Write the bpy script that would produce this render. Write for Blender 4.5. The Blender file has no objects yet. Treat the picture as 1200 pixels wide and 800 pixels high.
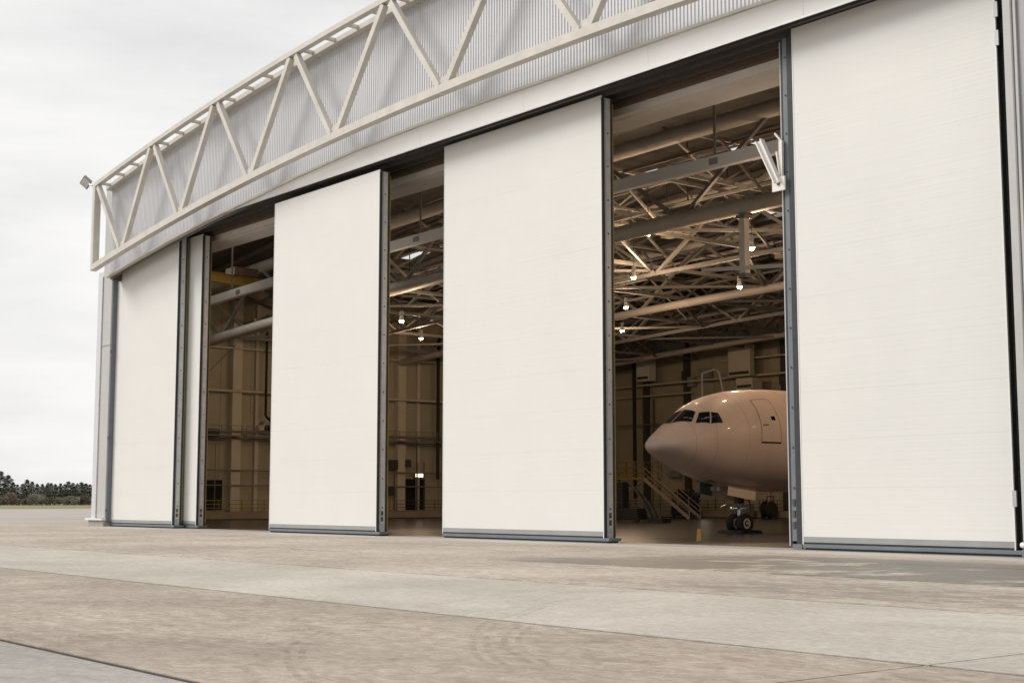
import bpy, bmesh, math, random
from mathutils import Vector, Matrix
random.seed(7)
SC = bpy.context.scene
COL = SC.collection
R_ = math.radians

# ------------------------------------------------------------------ camera
# world frame: x runs along the hangar front (to the right), y into the hangar, z up
CAM_H = 1.72
PHI, TH = R_(38.556), R_(6.40)
F_ = Vector((-math.cos(PHI) * math.cos(TH), math.sin(PHI) * math.cos(TH), math.sin(TH)))
RT = Vector((math.sin(PHI), math.cos(PHI), 0.0))
UP = RT.cross(F_)
cam_d = bpy.data.cameras.new('camera')
cam_d.sensor_width = 36.0
cam_d.lens = 1667.0 / 1200.0 * 36.0
cam_d.clip_start, cam_d.clip_end = 0.1, 12000.0
cam = bpy.data.objects.new('camera', cam_d)
COL.objects.link(cam)
cam.matrix_world = Matrix(((RT.x, UP.x, -F_.x, 0), (RT.y, UP.y, -F_.y, 0), (RT.z, UP.z, -F_.z, CAM_H), (0, 0, 0, 1)))
SC.camera = cam

# ------------------------------------------------------------------ world, sun, exposure
SUN_ELEV, SUN_AZ = R_(39), R_(222)      # azimuth measured clockwise from +y : light from the front left of the doors
w = bpy.data.worlds.new('World'); SC.world = w; w.use_nodes = True
nt = w.node_tree; nt.nodes.clear()
out = nt.nodes.new('ShaderNodeOutputWorld'); bg = nt.nodes.new('ShaderNodeBackground')
sky = nt.nodes.new('ShaderNodeTexSky'); sky.sky_type = 'NISHITA'; sky.sun_disc = False
sky.sun_elevation, sky.sun_rotation = SUN_ELEV, SUN_AZ
sky.air_density, sky.dust_density = 1.0, 2.0
tc = nt.nodes.new('ShaderNodeTexCoord')
mp = nt.nodes.new('ShaderNodeMapping'); mp.inputs['Scale'].default_value = (1.0, 1.0, 4.5)
n1 = nt.nodes.new('ShaderNodeTexNoise'); n1.inputs['Scale'].default_value = 3.2; n1.inputs['Detail'].default_value = 7; n1.inputs['Roughness'].default_value = 0.55
rp = nt.nodes.new('ShaderNodeValToRGB')
rp.color_ramp.elements[0].position = 0.30; rp.color_ramp.elements[0].color = (0.775, 0.772, 0.775, 1)
rp.color_ramp.elements[1].position = 0.68; rp.color_ramp.elements[1].color = (1.01, 1.0, 0.985, 1)
scl = nt.nodes.new('ShaderNodeVectorMath'); scl.operation = 'SCALE'; scl.inputs['Scale'].default_value = 5.2
mx = nt.nodes.new('ShaderNodeMixRGB'); mx.inputs['Fac'].default_value = 0.985
L = nt.links.new
L(tc.outputs['Generated'], mp.inputs['Vector']); L(mp.outputs['Vector'], n1.inputs['Vector'])
L(n1.outputs['Fac'], rp.inputs['Fac']); L(rp.outputs['Color'], scl.inputs[0])
L(sky.outputs['Color'], mx.inputs['Color1']); L(scl.outputs['Vector'], mx.inputs['Color2'])
L(mx.outputs['Color'], bg.inputs['Color']); bg.inputs['Strength'].default_value = 0.11
L(bg.outputs['Background'], out.inputs['Surface'])

sd = bpy.data.lights.new('sun', 'SUN'); sd.energy = 1.5; sd.angle = R_(26); sd.color = (1.0, 0.955, 0.89)
so = bpy.data.objects.new('sun', sd); COL.objects.link(so)
sdir = Vector((math.sin(SUN_AZ) * math.cos(SUN_ELEV), math.cos(SUN_AZ) * math.cos(SUN_ELEV), math.sin(SUN_ELEV)))
so.rotation_euler = sdir.to_track_quat('Z', 'Y').to_euler()

SC.view_settings.view_transform = 'Standard'
SC.view_settings.look = 'None'
SC.view_settings.exposure = 0.80
SC.view_settings.gamma = 1.0
SC.render.engine = 'CYCLES'
SC.cycles.use_denoising = True
SC.cycles.max_bounces = 7
SC.cycles.diffuse_bounces = 4
SC.cycles.transparent_max_bounces = 12
SC.cycles.sample_clamp_indirect = 6.0

# ------------------------------------------------------------------ materials
MATS = {}
def mat(name, col, rough=0.6, metal=0.0, var=0.12, scale=1.5, bump=0.0, bscale=20.0, spec=0.4, coat=0.0, stretch=(1, 1, 1)):
    if name in MATS: return MATS[name]
    m = bpy.data.materials.new(name); m.use_nodes = True
    t = m.node_tree; b = t.nodes['Principled BSDF']
    b.inputs['Roughness'].default_value = rough; b.inputs['Metallic'].default_value = metal
    b.inputs['Specular IOR Level'].default_value = spec; b.inputs['Coat Weight'].default_value = coat
    g = t.nodes.new('ShaderNodeNewGeometry'); mp = t.nodes.new('ShaderNodeMapping'); mp.inputs['Scale'].default_value = stretch
    n = t.nodes.new('ShaderNodeTexNoise'); n.inputs['Scale'].default_value = scale; n.inputs['Detail'].default_value = 6; n.inputs['Roughness'].default_value = 0.6
    r = t.nodes.new('ShaderNodeValToRGB')
    r.color_ramp.elements[0].position, r.color_ramp.elements[1].position = 0.28, 0.72
    r.color_ramp.elements[0].color = tuple(c * (1 - var) for c in col) + (1,)
    r.color_ramp.elements[1].color = tuple(min(1, c * (1 + var * 0.8)) for c in col) + (1,)
    t.links.new(g.outputs['Position'], mp.inputs['Vector']); t.links.new(mp.outputs['Vector'], n.inputs['Vector'])
    t.links.new(n.outputs['Fac'], r.inputs['Fac']); t.links.new(r.outputs['Color'], b.inputs['Base Color'])
    if bump > 0:
        n2 = t.nodes.new('ShaderNodeTexNoise'); n2.inputs['Scale'].default_value = bscale; n2.inputs['Detail'].default_value = 4
        bp = t.nodes.new('ShaderNodeBump'); bp.inputs['Strength'].default_value = bump; bp.inputs['Distance'].default_value = 0.02
        t.links.new(mp.outputs['Vector'], n2.inputs['Vector']); t.links.new(n2.outputs['Fac'], bp.inputs['Height']); t.links.new(bp.outputs['Normal'], b.inputs['Normal'])
    MATS[name] = m
    return m

def emit(name, col, s):
    m = bpy.data.materials.new(name); m.use_nodes = True; t = m.node_tree
    b = t.nodes['Principled BSDF']; b.inputs['Base Color'].default_value = (0.8, 0.8, 0.8, 1)
    b.inputs['Emission Color'].default_value = col + (1,); b.inputs['Emission Strength'].default_value = s
    return m

M_door = mat('door_paint', (0.695, 0.69, 0.672), 0.5, var=0.02, scale=0.35, bump=0.0)
# the door cladding: faint horizontal rolled profile
t = M_door.node_tree; b = t.nodes['Principled BSDF']
g = t.nodes.new('ShaderNodeNewGeometry'); mp = t.nodes.new('ShaderNodeMapping'); mp.inputs['Scale'].default_value = (0.05, 0.05, 3.4)
n = t.nodes.new('ShaderNodeTexNoise'); n.inputs['Scale'].default_value = 3.0; n.inputs['Detail'].default_value = 5
bp = t.nodes.new('ShaderNodeBump'); bp.inputs['Strength'].default_value = 0.16; bp.inputs['Distance'].default_value = 0.03
t.links.new(g.outputs['Position'], mp.inputs['Vector']); t.links.new(mp.outputs['Vector'], n.inputs['Vector']); t.links.new(n.outputs['Fac'], bp.inputs['Height']); t.links.new(bp.outputs['Normal'], b.inputs['Normal'])

M_cream = mat('cream_steel_paint', (0.56, 0.533, 0.487), 0.5, var=0.14, scale=0.9)
M_lintel = mat('lintel_paint', (0.75, 0.745, 0.73), 0.5, var=0.03, scale=0.6)
M_clad = mat('silver_cladding', (0.59, 0.597, 0.62), 0.45, metal=0.08, var=0.05, scale=0.5, stretch=(1, 1, 0.15))
M_galv = mat('galvanised_steel', (0.60, 0.61, 0.62), 0.45, metal=0.3, var=0.14, scale=2.5)
M_pylon = mat('pylon_grey', (0.46, 0.455, 0.445), 0.5, var=0.05, scale=0.8)
M_greyleaf = mat('grey_leaf', (0.36, 0.36, 0.365), 0.5, var=0.05, scale=0.5, stretch=(1, 1, .1))
M_rubber = mat('dark_seal', (0.035, 0.037, 0.042), 0.6, var=0.25, scale=3)
M_skirt = mat('grey_skirt', (0.30, 0.305, 0.31), 0.5, var=0.1, scale=1.5)
M_slate = mat('slate_beam', (0.15, 0.17, 0.19), 0.5, var=0.12, scale=1.5)
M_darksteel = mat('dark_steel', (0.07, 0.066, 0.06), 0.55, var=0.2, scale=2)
M_brownsteel = mat('brown_steel', (0.11, 0.075, 0.055), 0.6, var=0.2, scale=1)
M_yellow = mat('yellow_paint', (0.34, 0.235, 0.04), 0.5, var=0.15, scale=2)
M_dullyellow = mat('dull_yellow_paint', (0.34, 0.26, 0.06), 0.55, var=0.2, scale=2)
M_tan = mat('tan_wall_sheet', (0.46, 0.415, 0.30), 0.65, var=0.10, scale=0.35)
M_tancol = mat('tan_column', (0.66, 0.60, 0.48), 0.6, var=0.08, scale=0.8)
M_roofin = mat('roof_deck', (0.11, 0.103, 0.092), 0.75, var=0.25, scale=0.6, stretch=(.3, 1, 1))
M_truss = mat('truss_paint', (0.235, 0.222, 0.20), 0.55, var=0.18, scale=0.9)
M_tube = mat('tube_paint', (0.48, 0.435, 0.385), 0.5, var=0.16, scale=0.5)
M_beam = mat('beam_paint', (0.72, 0.69, 0.64), 0.5, var=0.10, scale=0.7)
M_pod = mat('podium_paint', (0.36, 0.29, 0.21), 0.7, var=0.12, scale=0.6)
M_conc = mat('concrete_base', (0.34, 0.315, 0.28), 0.8, var=0.15, scale=2)
M_air = mat('aircraft_paint', (0.80, 0.63, 0.525), 0.5, var=0.09, scale=0.5, coat=0.15)
M_airline = mat('seam_grey', (0.26, 0.21, 0.18), 0.5, var=0.1)
M_glass = mat('cockpit_glass', (0.012, 0.012, 0.014), 0.06, var=0.1, spec=0.6)
M_wframe = mat('window_frame', (0.55, 0.50, 0.46), 0.3, var=0.05)
M_tyre = mat('tyre', (0.018, 0.017, 0.017), 0.75, var=0.2, scale=4)
M_rim = mat('rim', (0.62, 0.58, 0.52), 0.4, metal=0.2, var=0.1)
M_chrome = mat('oleo_metal', (0.65, 0.63, 0.6), 0.25, metal=0.7, var=0.1)
M_bay = mat('gear_bay', (0.10, 0.14, 0.14), 0.6, var=0.3, scale=4)
M_red = mat('red_hose', (0.18, 0.03, 0.035), 0.6, var=0.2)
M_blue = mat('blue_bin', (0.02, 0.035, 0.10), 0.5, var=0.2)
M_black = mat('black_gear', (0.02, 0.02, 0.022), 0.6, var=0.3)
M_void = mat('doorway_dark', (0.012, 0.012, 0.012), 0.8, var=0.2)
M_grille = mat('grille', (0.45, 0.45, 0.46), 0.5, metal=0.3, var=0.1)
M_bark = mat('bark', (0.07, 0.055, 0.045), 0.9, var=0.3)
M_conifer = mat('conifer_needles', (0.155, 0.168, 0.128), 0.9, var=0.3, scale=0.25)
M_leaf1 = mat('olive_leaves', (0.19, 0.18, 0.125), 0.9, var=0.4, scale=0.3)
M_leaf2 = mat('russet_leaves', (0.21, 0.16, 0.12), 0.9, var=0.4, scale=0.3)
M_grass = mat('dry_grass', (0.21, 0.175, 0.085), 0.95, var=0.3, scale=0.06)
M_taxi = mat('far_concrete', (0.36, 0.325, 0.295), 0.85, var=0.14, scale=0.05, stretch=(1, 0.25, 1))
M_white = mat('pale_marking', (0.48, 0.455, 0.43), 0.8, var=0.15, scale=0.3)
M_lens = emit('lamp_lens', (1.0, 0.74, 0.50), 3.2)
M_lenswhite = emit('sign_glow', (1.0, 0.90, 0.70), 1.5)

# concrete slab material: object colour tint, stains with shapes of their own, broom marks
M_slab = bpy.data.materials.new('apron_concrete'); M_slab.use_nodes = True
t = M_slab.node_tree; b = t.nodes['Principled BSDF']; b.inputs['Roughness'].default_value = 0.8; b.inputs['Specular IOR Level'].default_value = 0.25
def N(ty, **kw):
    n = t.nodes.new(ty)
    for k, v in kw.items(): setattr(n, k, v)
    return n
def noise(vec, s, d=6, r=0.6, dist=0.0):
    n = N('ShaderNodeTexNoise'); n.inputs['Scale'].default_value = s; n.inputs['Detail'].default_value = d; n.inputs['Roughness'].default_value = r; n.inputs['Distortion'].default_value = dist
    t.links.new(vec, n.inputs['Vector']); return n.outputs['Fac']
def maprange(v, a, b_, c, d):
    n = N('ShaderNodeMapRange'); n.clamp = True; n.interpolation_type = 'SMOOTHSTEP'
    for i, k in enumerate((a, b_, c, d)): n.inputs[i + 1].default_value = k
    t.links.new(v, n.inputs[0]); return n.outputs[0]
def math_(op, a, b_):
    n = N('ShaderNodeMath', operation=op)
    for i, x in enumerate((a, b_)):
        if isinstance(x, (int, float)): n.inputs[i].default_value = x
        else: t.links.new(x, n.inputs[i])
    return n.outputs[0]
def mixc(fac, a, b_, mode='MIX'):
    n = N('ShaderNodeMixRGB', blend_type=mode)
    for i, x in enumerate((fac, a, b_)):
        if isinstance(x, (int, float)): n.inputs[i].default_value = x
        elif isinstance(x, tuple): n.inputs[i].default_value = x
        else: t.links.new(x, n.inputs[i])
    return n.outputs[0]
geo = N('ShaderNodeNewGeometry'); pos = geo.outputs['Position']; oi = N('ShaderNodeObjectInfo')
sep = N('ShaderNodeSeparateXYZ'); t.links.new(pos, sep.inputs[0])
stre = N('ShaderNodeMapping'); stre.inputs['Rotation'].default_value = (0, 0, R_(38)); stre.inputs['Scale'].default_value = (1, 1.7, 1); t.links.new(pos, stre.inputs['Vector'])
big = noise(pos, 0.16, 5, 0.6, 0.6); med = noise(stre.outputs[0], 0.9, 7, 0.68, 0.4); fine = noise(pos, 7.0, 6, 0.75); mid = noise(stre.outputs[0], 2.6, 7, 0.75, 0.8); grit = noise(pos, 60.0, 3, 0.6)
c = oi.outputs['Color']
c = mixc(maprange(big, 0.34, 0.66, 0.0, 1.0), mixc(1.0, c, (0.86, 0.84, 0.81, 1), 'MULTIPLY'), mixc(1.0, c, (1.09, 1.07, 1.05, 1), 'MULTIPLY'))
rough_ = oi.outputs['Alpha']
c = mixc(rough_, c, mixc(maprange(med, 0.3, 0.7, 0, 1), (0.86, 0.84, 0.82, 1), (1.1, 1.1, 1.1, 1)), 'MULTIPLY')
c = mixc(1.0, c, mixc(maprange(fine, 0.3, 0.7, 0, 1), (0.84, 0.825, 0.81, 1), (1.12, 1.12, 1.12, 1)), 'MULTIPLY')
c = mixc(rough_, c, mixc(maprange(mid, 0.32, 0.68, 0, 1), (0.74, 0.71, 0.68, 1), (1.14, 1.14, 1.14, 1)), 'MULTIPLY')
c = mixc(1.0, c, mixc(maprange(grit, 0.3, 0.7, 0, 1), (0.92, 0.92, 0.92, 1), (1.07, 1.07, 1.07, 1)), 'MULTIPLY')
# old damp stain in front of the doors
edge = noise(pos, 0.13, 7, 0.66, 0.9); rag = noise(pos, 0.55, 6, 0.7, 0.5)
em = math_('ADD', math_('MULTIPLY', edge, 0.7), math_('MULTIPLY', rag, 0.3))
yy = math_('ADD', sep.outputs['Y'], math_('MULTIPLY', math_('SUBTRACT', rag, 0.5), 2.6))
xx = math_('ADD', sep.outputs['X'], math_('MULTIPLY', math_('SUBTRACT', edge, 0.5), 16.0))
st = math_('MULTIPLY', math_('MULTIPLY', maprange(yy, 26.0, 26.5, 0, 1), maprange(yy, 34.5, 36.5, 1, 0)), maprange(xx, -33.0, -30.0, 0, 1))
st = math_('MULTIPLY', st, maprange(em, 0.415, 0.47, 0.05, 1))
st2 = math_('MULTIPLY', math_('MULTIPLY', maprange(yy, 20.2, 21.0, 0, 1), maprange(yy, 23.5, 25.5, 1, 0)), maprange(xx, -27.0, -20.0, 0, 1))
st2 = math_('MULTIPLY', st2, maprange(med, 0.44, 0.55, 0, 1))
c = mixc(math_('MULTIPLY', st, 0.9), c, (0.15, 0.137, 0.117, 1))
c = mixc(math_('MULTIPLY', st2, 0.65), c, (0.18, 0.165, 0.14, 1))
# thin brown film lying over the older strips
film = math_('MULTIPLY', maprange(em, 0.47, 0.60, 0, 1), maprange(med, 0.40, 0.60, 0.2, 1))
c = mixc(math_('MULTIPLY', math_('MULTIPLY', film, rough_), 0.40), c, (0.25, 0.21, 0.172, 1))
# small oil spots
vo = N('ShaderNodeTexVoronoi'); vo.inputs['Scale'].default_value = 0.33; t.links.new(pos, vo.inputs['Vector'])
c = mixc(maprange(vo.outputs['Distance'], 0.015, 0.045, 0.55, 0.0), c, (0.12, 0.105, 0.085, 1))
t.links.new(c, b.inputs['Base Color'])
bp = N('ShaderNodeBump'); bp.inputs['Strength'].default_value = 0.25; bp.inputs['Distance'].default_value = 0.01
t.links.new(fine, bp.inputs['Height']); t.links.new(bp.outputs[0], b.inputs['Normal'])
rg = maprange(st, 0, 1, 0.82, 0.55); t.links.new(rg, b.inputs['Roughness'])

# faint tyre marks: half-worn rubber on concrete
M_mark = bpy.data.materials.new('worn_rubber'); M_mark.use_nodes = True; t = M_mark.node_tree; b = t.nodes['Principled BSDF']
b.inputs['Base Color'].default_value = (0.13, 0.125, 0.115, 1); b.inputs['Roughness'].default_value = 0.8
geo2 = N('ShaderNodeNewGeometry'); fac = noise(geo2.outputs['Position'], 2.2, 6, 0.7)
t.links.new(maprange(fac, 0.38, 0.78, 0.0, 0.30), b.inputs['Alpha'])

# glossy hangar floor
M_floor = mat('hangar_floor_coat', (0.085, 0.075, 0.064), 0.25, var=0.15, scale=0.4, spec=0.42)
# roof skylight pane
M_pane = bpy.data.materials.new('skylight_pane'); M_pane.use_nodes = True; t = M_pane.node_tree; t.nodes.clear()
o_ = N('ShaderNodeOutputMaterial'); tr = N('ShaderNodeBsdfTransparent'); tr.inputs[0].default_value = (0.9, 0.9, 0.88, 1); t.links.new(tr.outputs[0], o_.inputs['Surface'])

# ------------------------------------------------------------------ builders
class MB:
    def __init__(s): s.v = []; s.f = []
    def add(s, vs, fs):
        o = len(s.v); s.v += [tuple(p) for p in vs]; s.f += [tuple(i + o for i in f) for f in fs]; return s
    def box(s, x0, x1, y0, y1, z0, z1):
        return s.add([(x0, y0, z0), (x1, y0, z0), (x1, y1, z0), (x0, y1, z0), (x0, y0, z1), (x1, y0, z1), (x1, y1, z1), (x0, y1, z1)],
                     [(0, 3, 2, 1), (4, 5, 6, 7), (0, 1, 5, 4), (1, 2, 6, 5), (2, 3, 7, 6), (3, 0, 4, 7)])
    def beam(s, a, b, wd, ht, up=(0, 0, 1)):
        a, b = Vector(a), Vector(b); d = (b - a).normalized(); u = Vector(up)
        if abs(d.dot(u)) > 0.98: u = Vector((0, 1, 0))
        r = d.cross(u).normalized() * wd / 2; u = r.cross(d).normalized() * ht / 2
        return s.add([a - r - u, a + r - u, a + r + u, a - r + u, b - r - u, b + r - u, b + r + u, b - r + u],
                     [(0, 1, 2, 3), (7, 6, 5, 4), (0, 4, 5, 1), (1, 5, 6, 2), (2, 6, 7, 3), (3, 7, 4, 0)])
    def tube(s, a, b, r, r2=None, n=10, cap=True):
        a, b = Vector(a), Vector(b); d = (b - a).normalized(); r2 = r if r2 is None else r2
        u = Vector((0, 0, 1)) if abs(d.z) < 0.9 else Vector((1, 0, 0))
        e = d.cross(u).normalized(); g = e.cross(d)
        vs = []
        for p, q in ((a, r), (b, r2)):
            for i in range(n):
                t_ = 2 * math.pi * i / n; vs.append(p + (e * math.cos(t_) + g * math.sin(t_)) * q)
        fs = [(i, (i + 1) % n, n + (i + 1) % n, n + i) for i in range(n)]
        if cap: fs += [tuple(range(n - 1, -1, -1)), tuple(range(n, 2 * n))]
        return s.add(vs, fs)
    def path(s, pts, r, n=8):
        for p, q in zip(pts[:-1], pts[1:]): s.tube(p, q, r, n=n)
        return s
    def ibeam(s, a, b, wd, ht, tk=0.04):
        a, b = Vector(a), Vector(b); z = Vector((0, 0, ht / 2 - tk / 2))
        s.beam(a + z, b + z, wd, tk); s.beam(a - z, b - z, wd, tk); return s.beam(a, b, tk, ht - 2 * tk)
    def prism(s, poly, y0, y1):   # polygon in x,z swept along y
        n = len(poly)
        return s.add([(x, y0, z) for x, z in poly] + [(x, y1, z) for x, z in poly],
                     [tuple(range(n)), tuple(range(2 * n - 1, n - 1, -1))] + [(i, n + i, n + (i + 1) % n, (i + 1) % n) for i in range(n)])
    def mesh(s, name):
        me = bpy.data.meshes.new(name); me.from_pydata(s.v, [], s.f)
        bm = bmesh.new(); bm.from_mesh(me); bmesh.ops.recalc_face_normals(bm, faces=bm.faces); bm.to_mesh(me); bm.free()
        return me
    def build(s, name, m, parent=None, smooth=False, loc=None):
        me = s.mesh(name); me.materials.append(m)
        if smooth:
            for p in me.polygons: p.use_smooth = True
            me.set_sharp_from_angle(angle=R_(40))
        return link(name, me, parent, loc)
def link(name, me, parent=None, loc=None):
    o = bpy.data.objects.new(name, me); COL.objects.link(o)
    if parent: o.parent = parent
    if loc: o.location = loc
    return o
def tag(o, label, cat, group=None):
    o['label'] = label; o['category'] = cat
    if group: o['group'] = group
    return o
def thing(name, label, cat, loc=(0, 0, 0), group=None):
    o = bpy.data.objects.new(name, None); COL.objects.link(o); o.location = loc; o.empty_display_size = 0.3
    return tag(o, label, cat, group)
def structure(o): o['kind'] = 'structure'; return o
def bevel(o, w_=0.02, seg=1):
    md = o.modifiers.new('bevel', 'BEVEL'); md.width = w_; md.segments = seg; md.limit_method = 'ANGLE'; return o
def copy_tree(o, parent=None):
    c = o.copy(); COL.objects.link(c); c.parent = parent
    for ch in list(o.children): copy_tree(ch, c)
    return c

# ================================================================== THE SETTING
# ground sheet to the horizon, far concrete, apron
gnd = structure(MB().add([(-6000, -6000, -0.12), (6000, -6000, -0.12), (6000, 6000, -0.12), (-6000, 6000, -0.12)], [(0, 1, 2, 3)]).build('ground', M_grass))
far = structure(MB().add([(-318, -300, -0.012), (200, -300, -0.012), (200, 600, -0.012), (-318, 600, -0.012)], [(0, 1, 2, 3)]).build('concrete_joint_bed', mat('joint_filler', (0.035, 0.032, 0.03), 0.9, var=0.2)))
apron = structure(MB().box(-317.9, -129.28, -299, 599, -0.07, 0.0).build('apron', M_taxi))
SLW, JX, JY = 6.7, -9.25, 6.28
tints = {-2: (.30, .28, .25), -1: (.31, .29, .265), 0: (.35, .345, .335), 1: (.405, .362, .318), 2: (.475, .458, .42), 3: (.465, .43, .388), 4: (.475, .44, .395), 5: (.48, .443, .398)}
bm = MB().box(0.017, 29.983, 0.062, SLW - 0.062, -0.07, 0.0)
me_slab = bm.mesh('slab'); me_slab.materials.append(M_slab)
row_y = {}
for k in range(-4, 6):
    for i in range(-4, 2):
        o = link('slab', me_slab, apron, (JX + 30 * i, JY + SLW * (k - 1), 0))
        tcol = tints.get(k, (.32, .29, .255)); v = 1 + random.uniform(-.03, .03)
        if k == 2 and i >= 0: v *= 0.95
        o.color = tuple(q * v for q in tcol) + ({2: .35, 0: .5}.get(k, 1.0),)
# strip of apron left of the hangar and pale patch of new concrete far out
MB().box(-129.26, -98.6, 39.8, 599, -0.07, -0.002).build('side_apron', M_taxi, apron)
MB().box(20.8, 199, -299, 36, -0.07, -0.002).build('side_apron', M_taxi, apron)
MB().box(-129.26, 20.78, -299, -27.4, -0.07, -0.002).build('side_apron', M_taxi, apron)
thr = MB().box(-95.0, 20, 37.3, 41.3, -0.07, 0.004).build('threshold', mat('threshold_concrete', (0.44, 0.40, 0.36), 0.75, var=0.1, scale=0.8, stretch=(.2, 1, 1)), apron)
for yy_ in (39.62, 40.42, 41.15):
    MB().box(-94, 18, yy_ - .03, yy_ + .03, 0.0, 0.009).build('floor_rail', M_darksteel, apron)

# tyre marks (points on the ground, metres)
def strip(pts, wd, name='tyre_mark'):
    P = [Vector((x, y, 0)) for x, y in pts]; Q = []
    n = len(P)
    for i in range(n - 1):
        p0, p1, p2, p3 = P[max(i - 1, 0)], P[i], P[i + 1], P[min(i + 2, n - 1)]
        for k in range(8):
            u = k / 8; Q.append(0.5 * ((2 * p1) + (p2 - p0) * u + (2 * p0 - 5 * p1 + 4 * p2 - p3) * u * u + (3 * p1 - p0 - 3 * p2 + p3) * u ** 3))
    Q.append(P[-1]); vs = []
    for i, q in enumerate(Q):
        d = (Q[min(i + 1, len(Q) - 1)] - Q[max(i - 1, 0)]).normalized(); s_ = Vector((-d.y, d.x, 0)) * wd / 2
        vs += [(q - s_) + Vector((0, 0, .005)), (q + s_) + Vector((0, 0, .005))]
    MB().add(vs, [(2 * i, 2 * i + 1, 2 * i + 3, 2 * i + 2) for i in range(len(Q) - 1)]).build(name, M_mark, apron)
TYRE = [[(-16.23, 12.52), (-14.63, 11.13), (-12.99, 9.94), (-11.99, 9.4)], [(-15.58, 12.67), (-14.37, 11.45), (-13.01, 10.45), (-11.93, 9.89)],
        [(-19.57, 13.62), (-20.99, 16.32), (-22.21, 19.17)], [(-16.84, 13.43), (-18.41, 15.4), (-19.86, 17.85), (-20.9, 21.13)], [(-16.52, 10.03), (-15.12, 8.79), (-13.56, 7.85), (-12.2, 7.22)]]
for pts in TYRE:
    for off in (-0.09, 0.09):
        strip([(x + off * .78, y + off * .62) for x, y in pts], 0.085)

# ================================================================== HANGAR
K = 0.00139; XC = -46.0
XL, XR = -94.0, 2.0
arch = lambda x: K * (x + 46.0) ** 2
Z_TOP = lambda x: 26.85 - arch(x)
Z_BOT = lambda x: 20.95 - arch(x)
TRIM = [(-94.6, 17.28), (-89.6, 17.87), (-84.7, 18.4), (-78.75, 18.94), (-72.8, 19.33), (-67.5, 19.72), (-62.6, 19.98), (-57, 20.12), (-51.5, 20.15), (-46, 20.12)]
TRIM += [(-92 - a, q) for a, q in TRIM[-2::-1]]
def ztrim(x):
    for (a, p), (b_, q) in zip(TRIM[:-1], TRIM[1:]):
        if a <= x <= b_:
            return p + (q - p) * (x - a) / (b_ - a)
    return TRIM[0][1] if x < TRIM[0][0] else TRIM[-1][1]
Z_LINT = 19.02
hangar = thing('hangar', 'huge aircraft hangar with arched truss front and tall white sliding doors', 'building', (-46, 40, 0))
HI = Matrix.Translation((46, -40, 0))
_kids = []
def H(o):                      # make o a part of the hangar without moving it
    o.parent = hangar; o.matrix_parent_inverse = HI; return o

# --- corrugated cladding of the front gable
mb = MB(); pitch = 0.20; x = XL - 0.25; prof = [(0, 0), (0.03, 0), (0.05, -0.042), (0.16, -0.042), (0.18, 0)]
xs = []
while x < XR + 0.25:
    for dx, dy in prof: xs.append((x + dx, 39.2 + dy))
    x += pitch
vs, fs = [], []
for i, (x, y) in enumerate(xs):
    vs += [(x, y, ztrim(x) + 0.0), (x, y, Z_TOP(x) - 0.22)]
    if i: fs.append((2 * i - 2, 2 * i, 2 * i + 1, 2 * i - 1))
H(mb.add(vs, fs).build('corrugated_cladding', M_clad))
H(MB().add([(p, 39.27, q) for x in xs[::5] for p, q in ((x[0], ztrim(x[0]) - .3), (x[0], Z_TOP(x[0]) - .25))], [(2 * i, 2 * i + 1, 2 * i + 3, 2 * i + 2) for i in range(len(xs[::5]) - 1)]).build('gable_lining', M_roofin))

# --- trim rail along the foot of the cladding, lintel plate, soffit
def sweep_x(zf, y0, y1, h0, h1, x0, x1, n=48):
    vs, fs = [], []
    for i in range(n + 1):
        x = x0 + (x1 - x0) * i / n; z = zf(x)
        vs += [(x, y0, z + h0), (x, y1, z + h0), (x, y1, z + h1), (x, y0, z + h1)]
        if i:
            o = 4 * i
            fs += [(o - 4, o - 3, o + 1, o), (o - 3, o - 2, o + 2, o + 1), (o - 2, o - 1, o + 3, o + 2), (o - 1, o - 4, o, o + 3)]
    fs += [(0, 3, 2, 1), (4 * n, 4 * n + 1, 4 * n + 2, 4 * n + 3)]
    return MB().add(vs, fs)
joints = [XL - .35, -84, -74, -64, -54, -44, -34, -24, -14, -4, XR + .35]
for a, b_ in zip(joints[:-1], joints[1:]):
    H(sweep_x(ztrim, 38.93, 39.32, -0.12, 0.0, a + .01, b_ - .01, 10).build('trim_rail', M_cream))
    H(sweep_x(ztrim, 39.06, 39.2, 0.002, 0.06, a + .01, b_ - .01, 10).build('drip_flashing', M_galv))
# lintel plates: straight lower edge, arched upper edge
lx = [-77.6, -72.2, -64.2, -56.2, -48.2, -40.2, -32.2, -24.2, -16.2, -11.8]
for a, b_ in zip(lx[:-1], lx[1:]):
    pts = [(a + .006, Z_LINT)] + [(b_ - .006, Z_LINT)] + [(a + (b_ - a) * k / 4 + (.006 if k == 0 else -.006 if k == 4 else 0), max(Z_LINT + .03, ztrim(a + (b_ - a) * k / 4) - .123)) for k in (4, 3, 2, 1, 0)]
    H(MB().prism(pts, 39.06, 39.12).build('lintel_plate', M_lintel))
H(MB().box(-77.4, -11.8, 39.0, 39.05, 18.95, 19.015).build('lintel_lip', M_galv))
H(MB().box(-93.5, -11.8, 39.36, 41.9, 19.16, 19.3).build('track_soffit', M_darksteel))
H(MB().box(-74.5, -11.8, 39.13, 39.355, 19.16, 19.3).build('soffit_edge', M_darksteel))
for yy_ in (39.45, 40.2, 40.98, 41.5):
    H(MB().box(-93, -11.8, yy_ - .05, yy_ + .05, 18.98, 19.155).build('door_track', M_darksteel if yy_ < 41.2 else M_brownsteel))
H(MB().box(-93, 1.8, 41.95, 42.4, 18.62, 20.15).build('inner_girder', M_beam))
H(MB().box(-93, 1.8, 42.4, 43.9, 18.60, 18.68).build('inner_girder_flange', M_beam))
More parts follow.
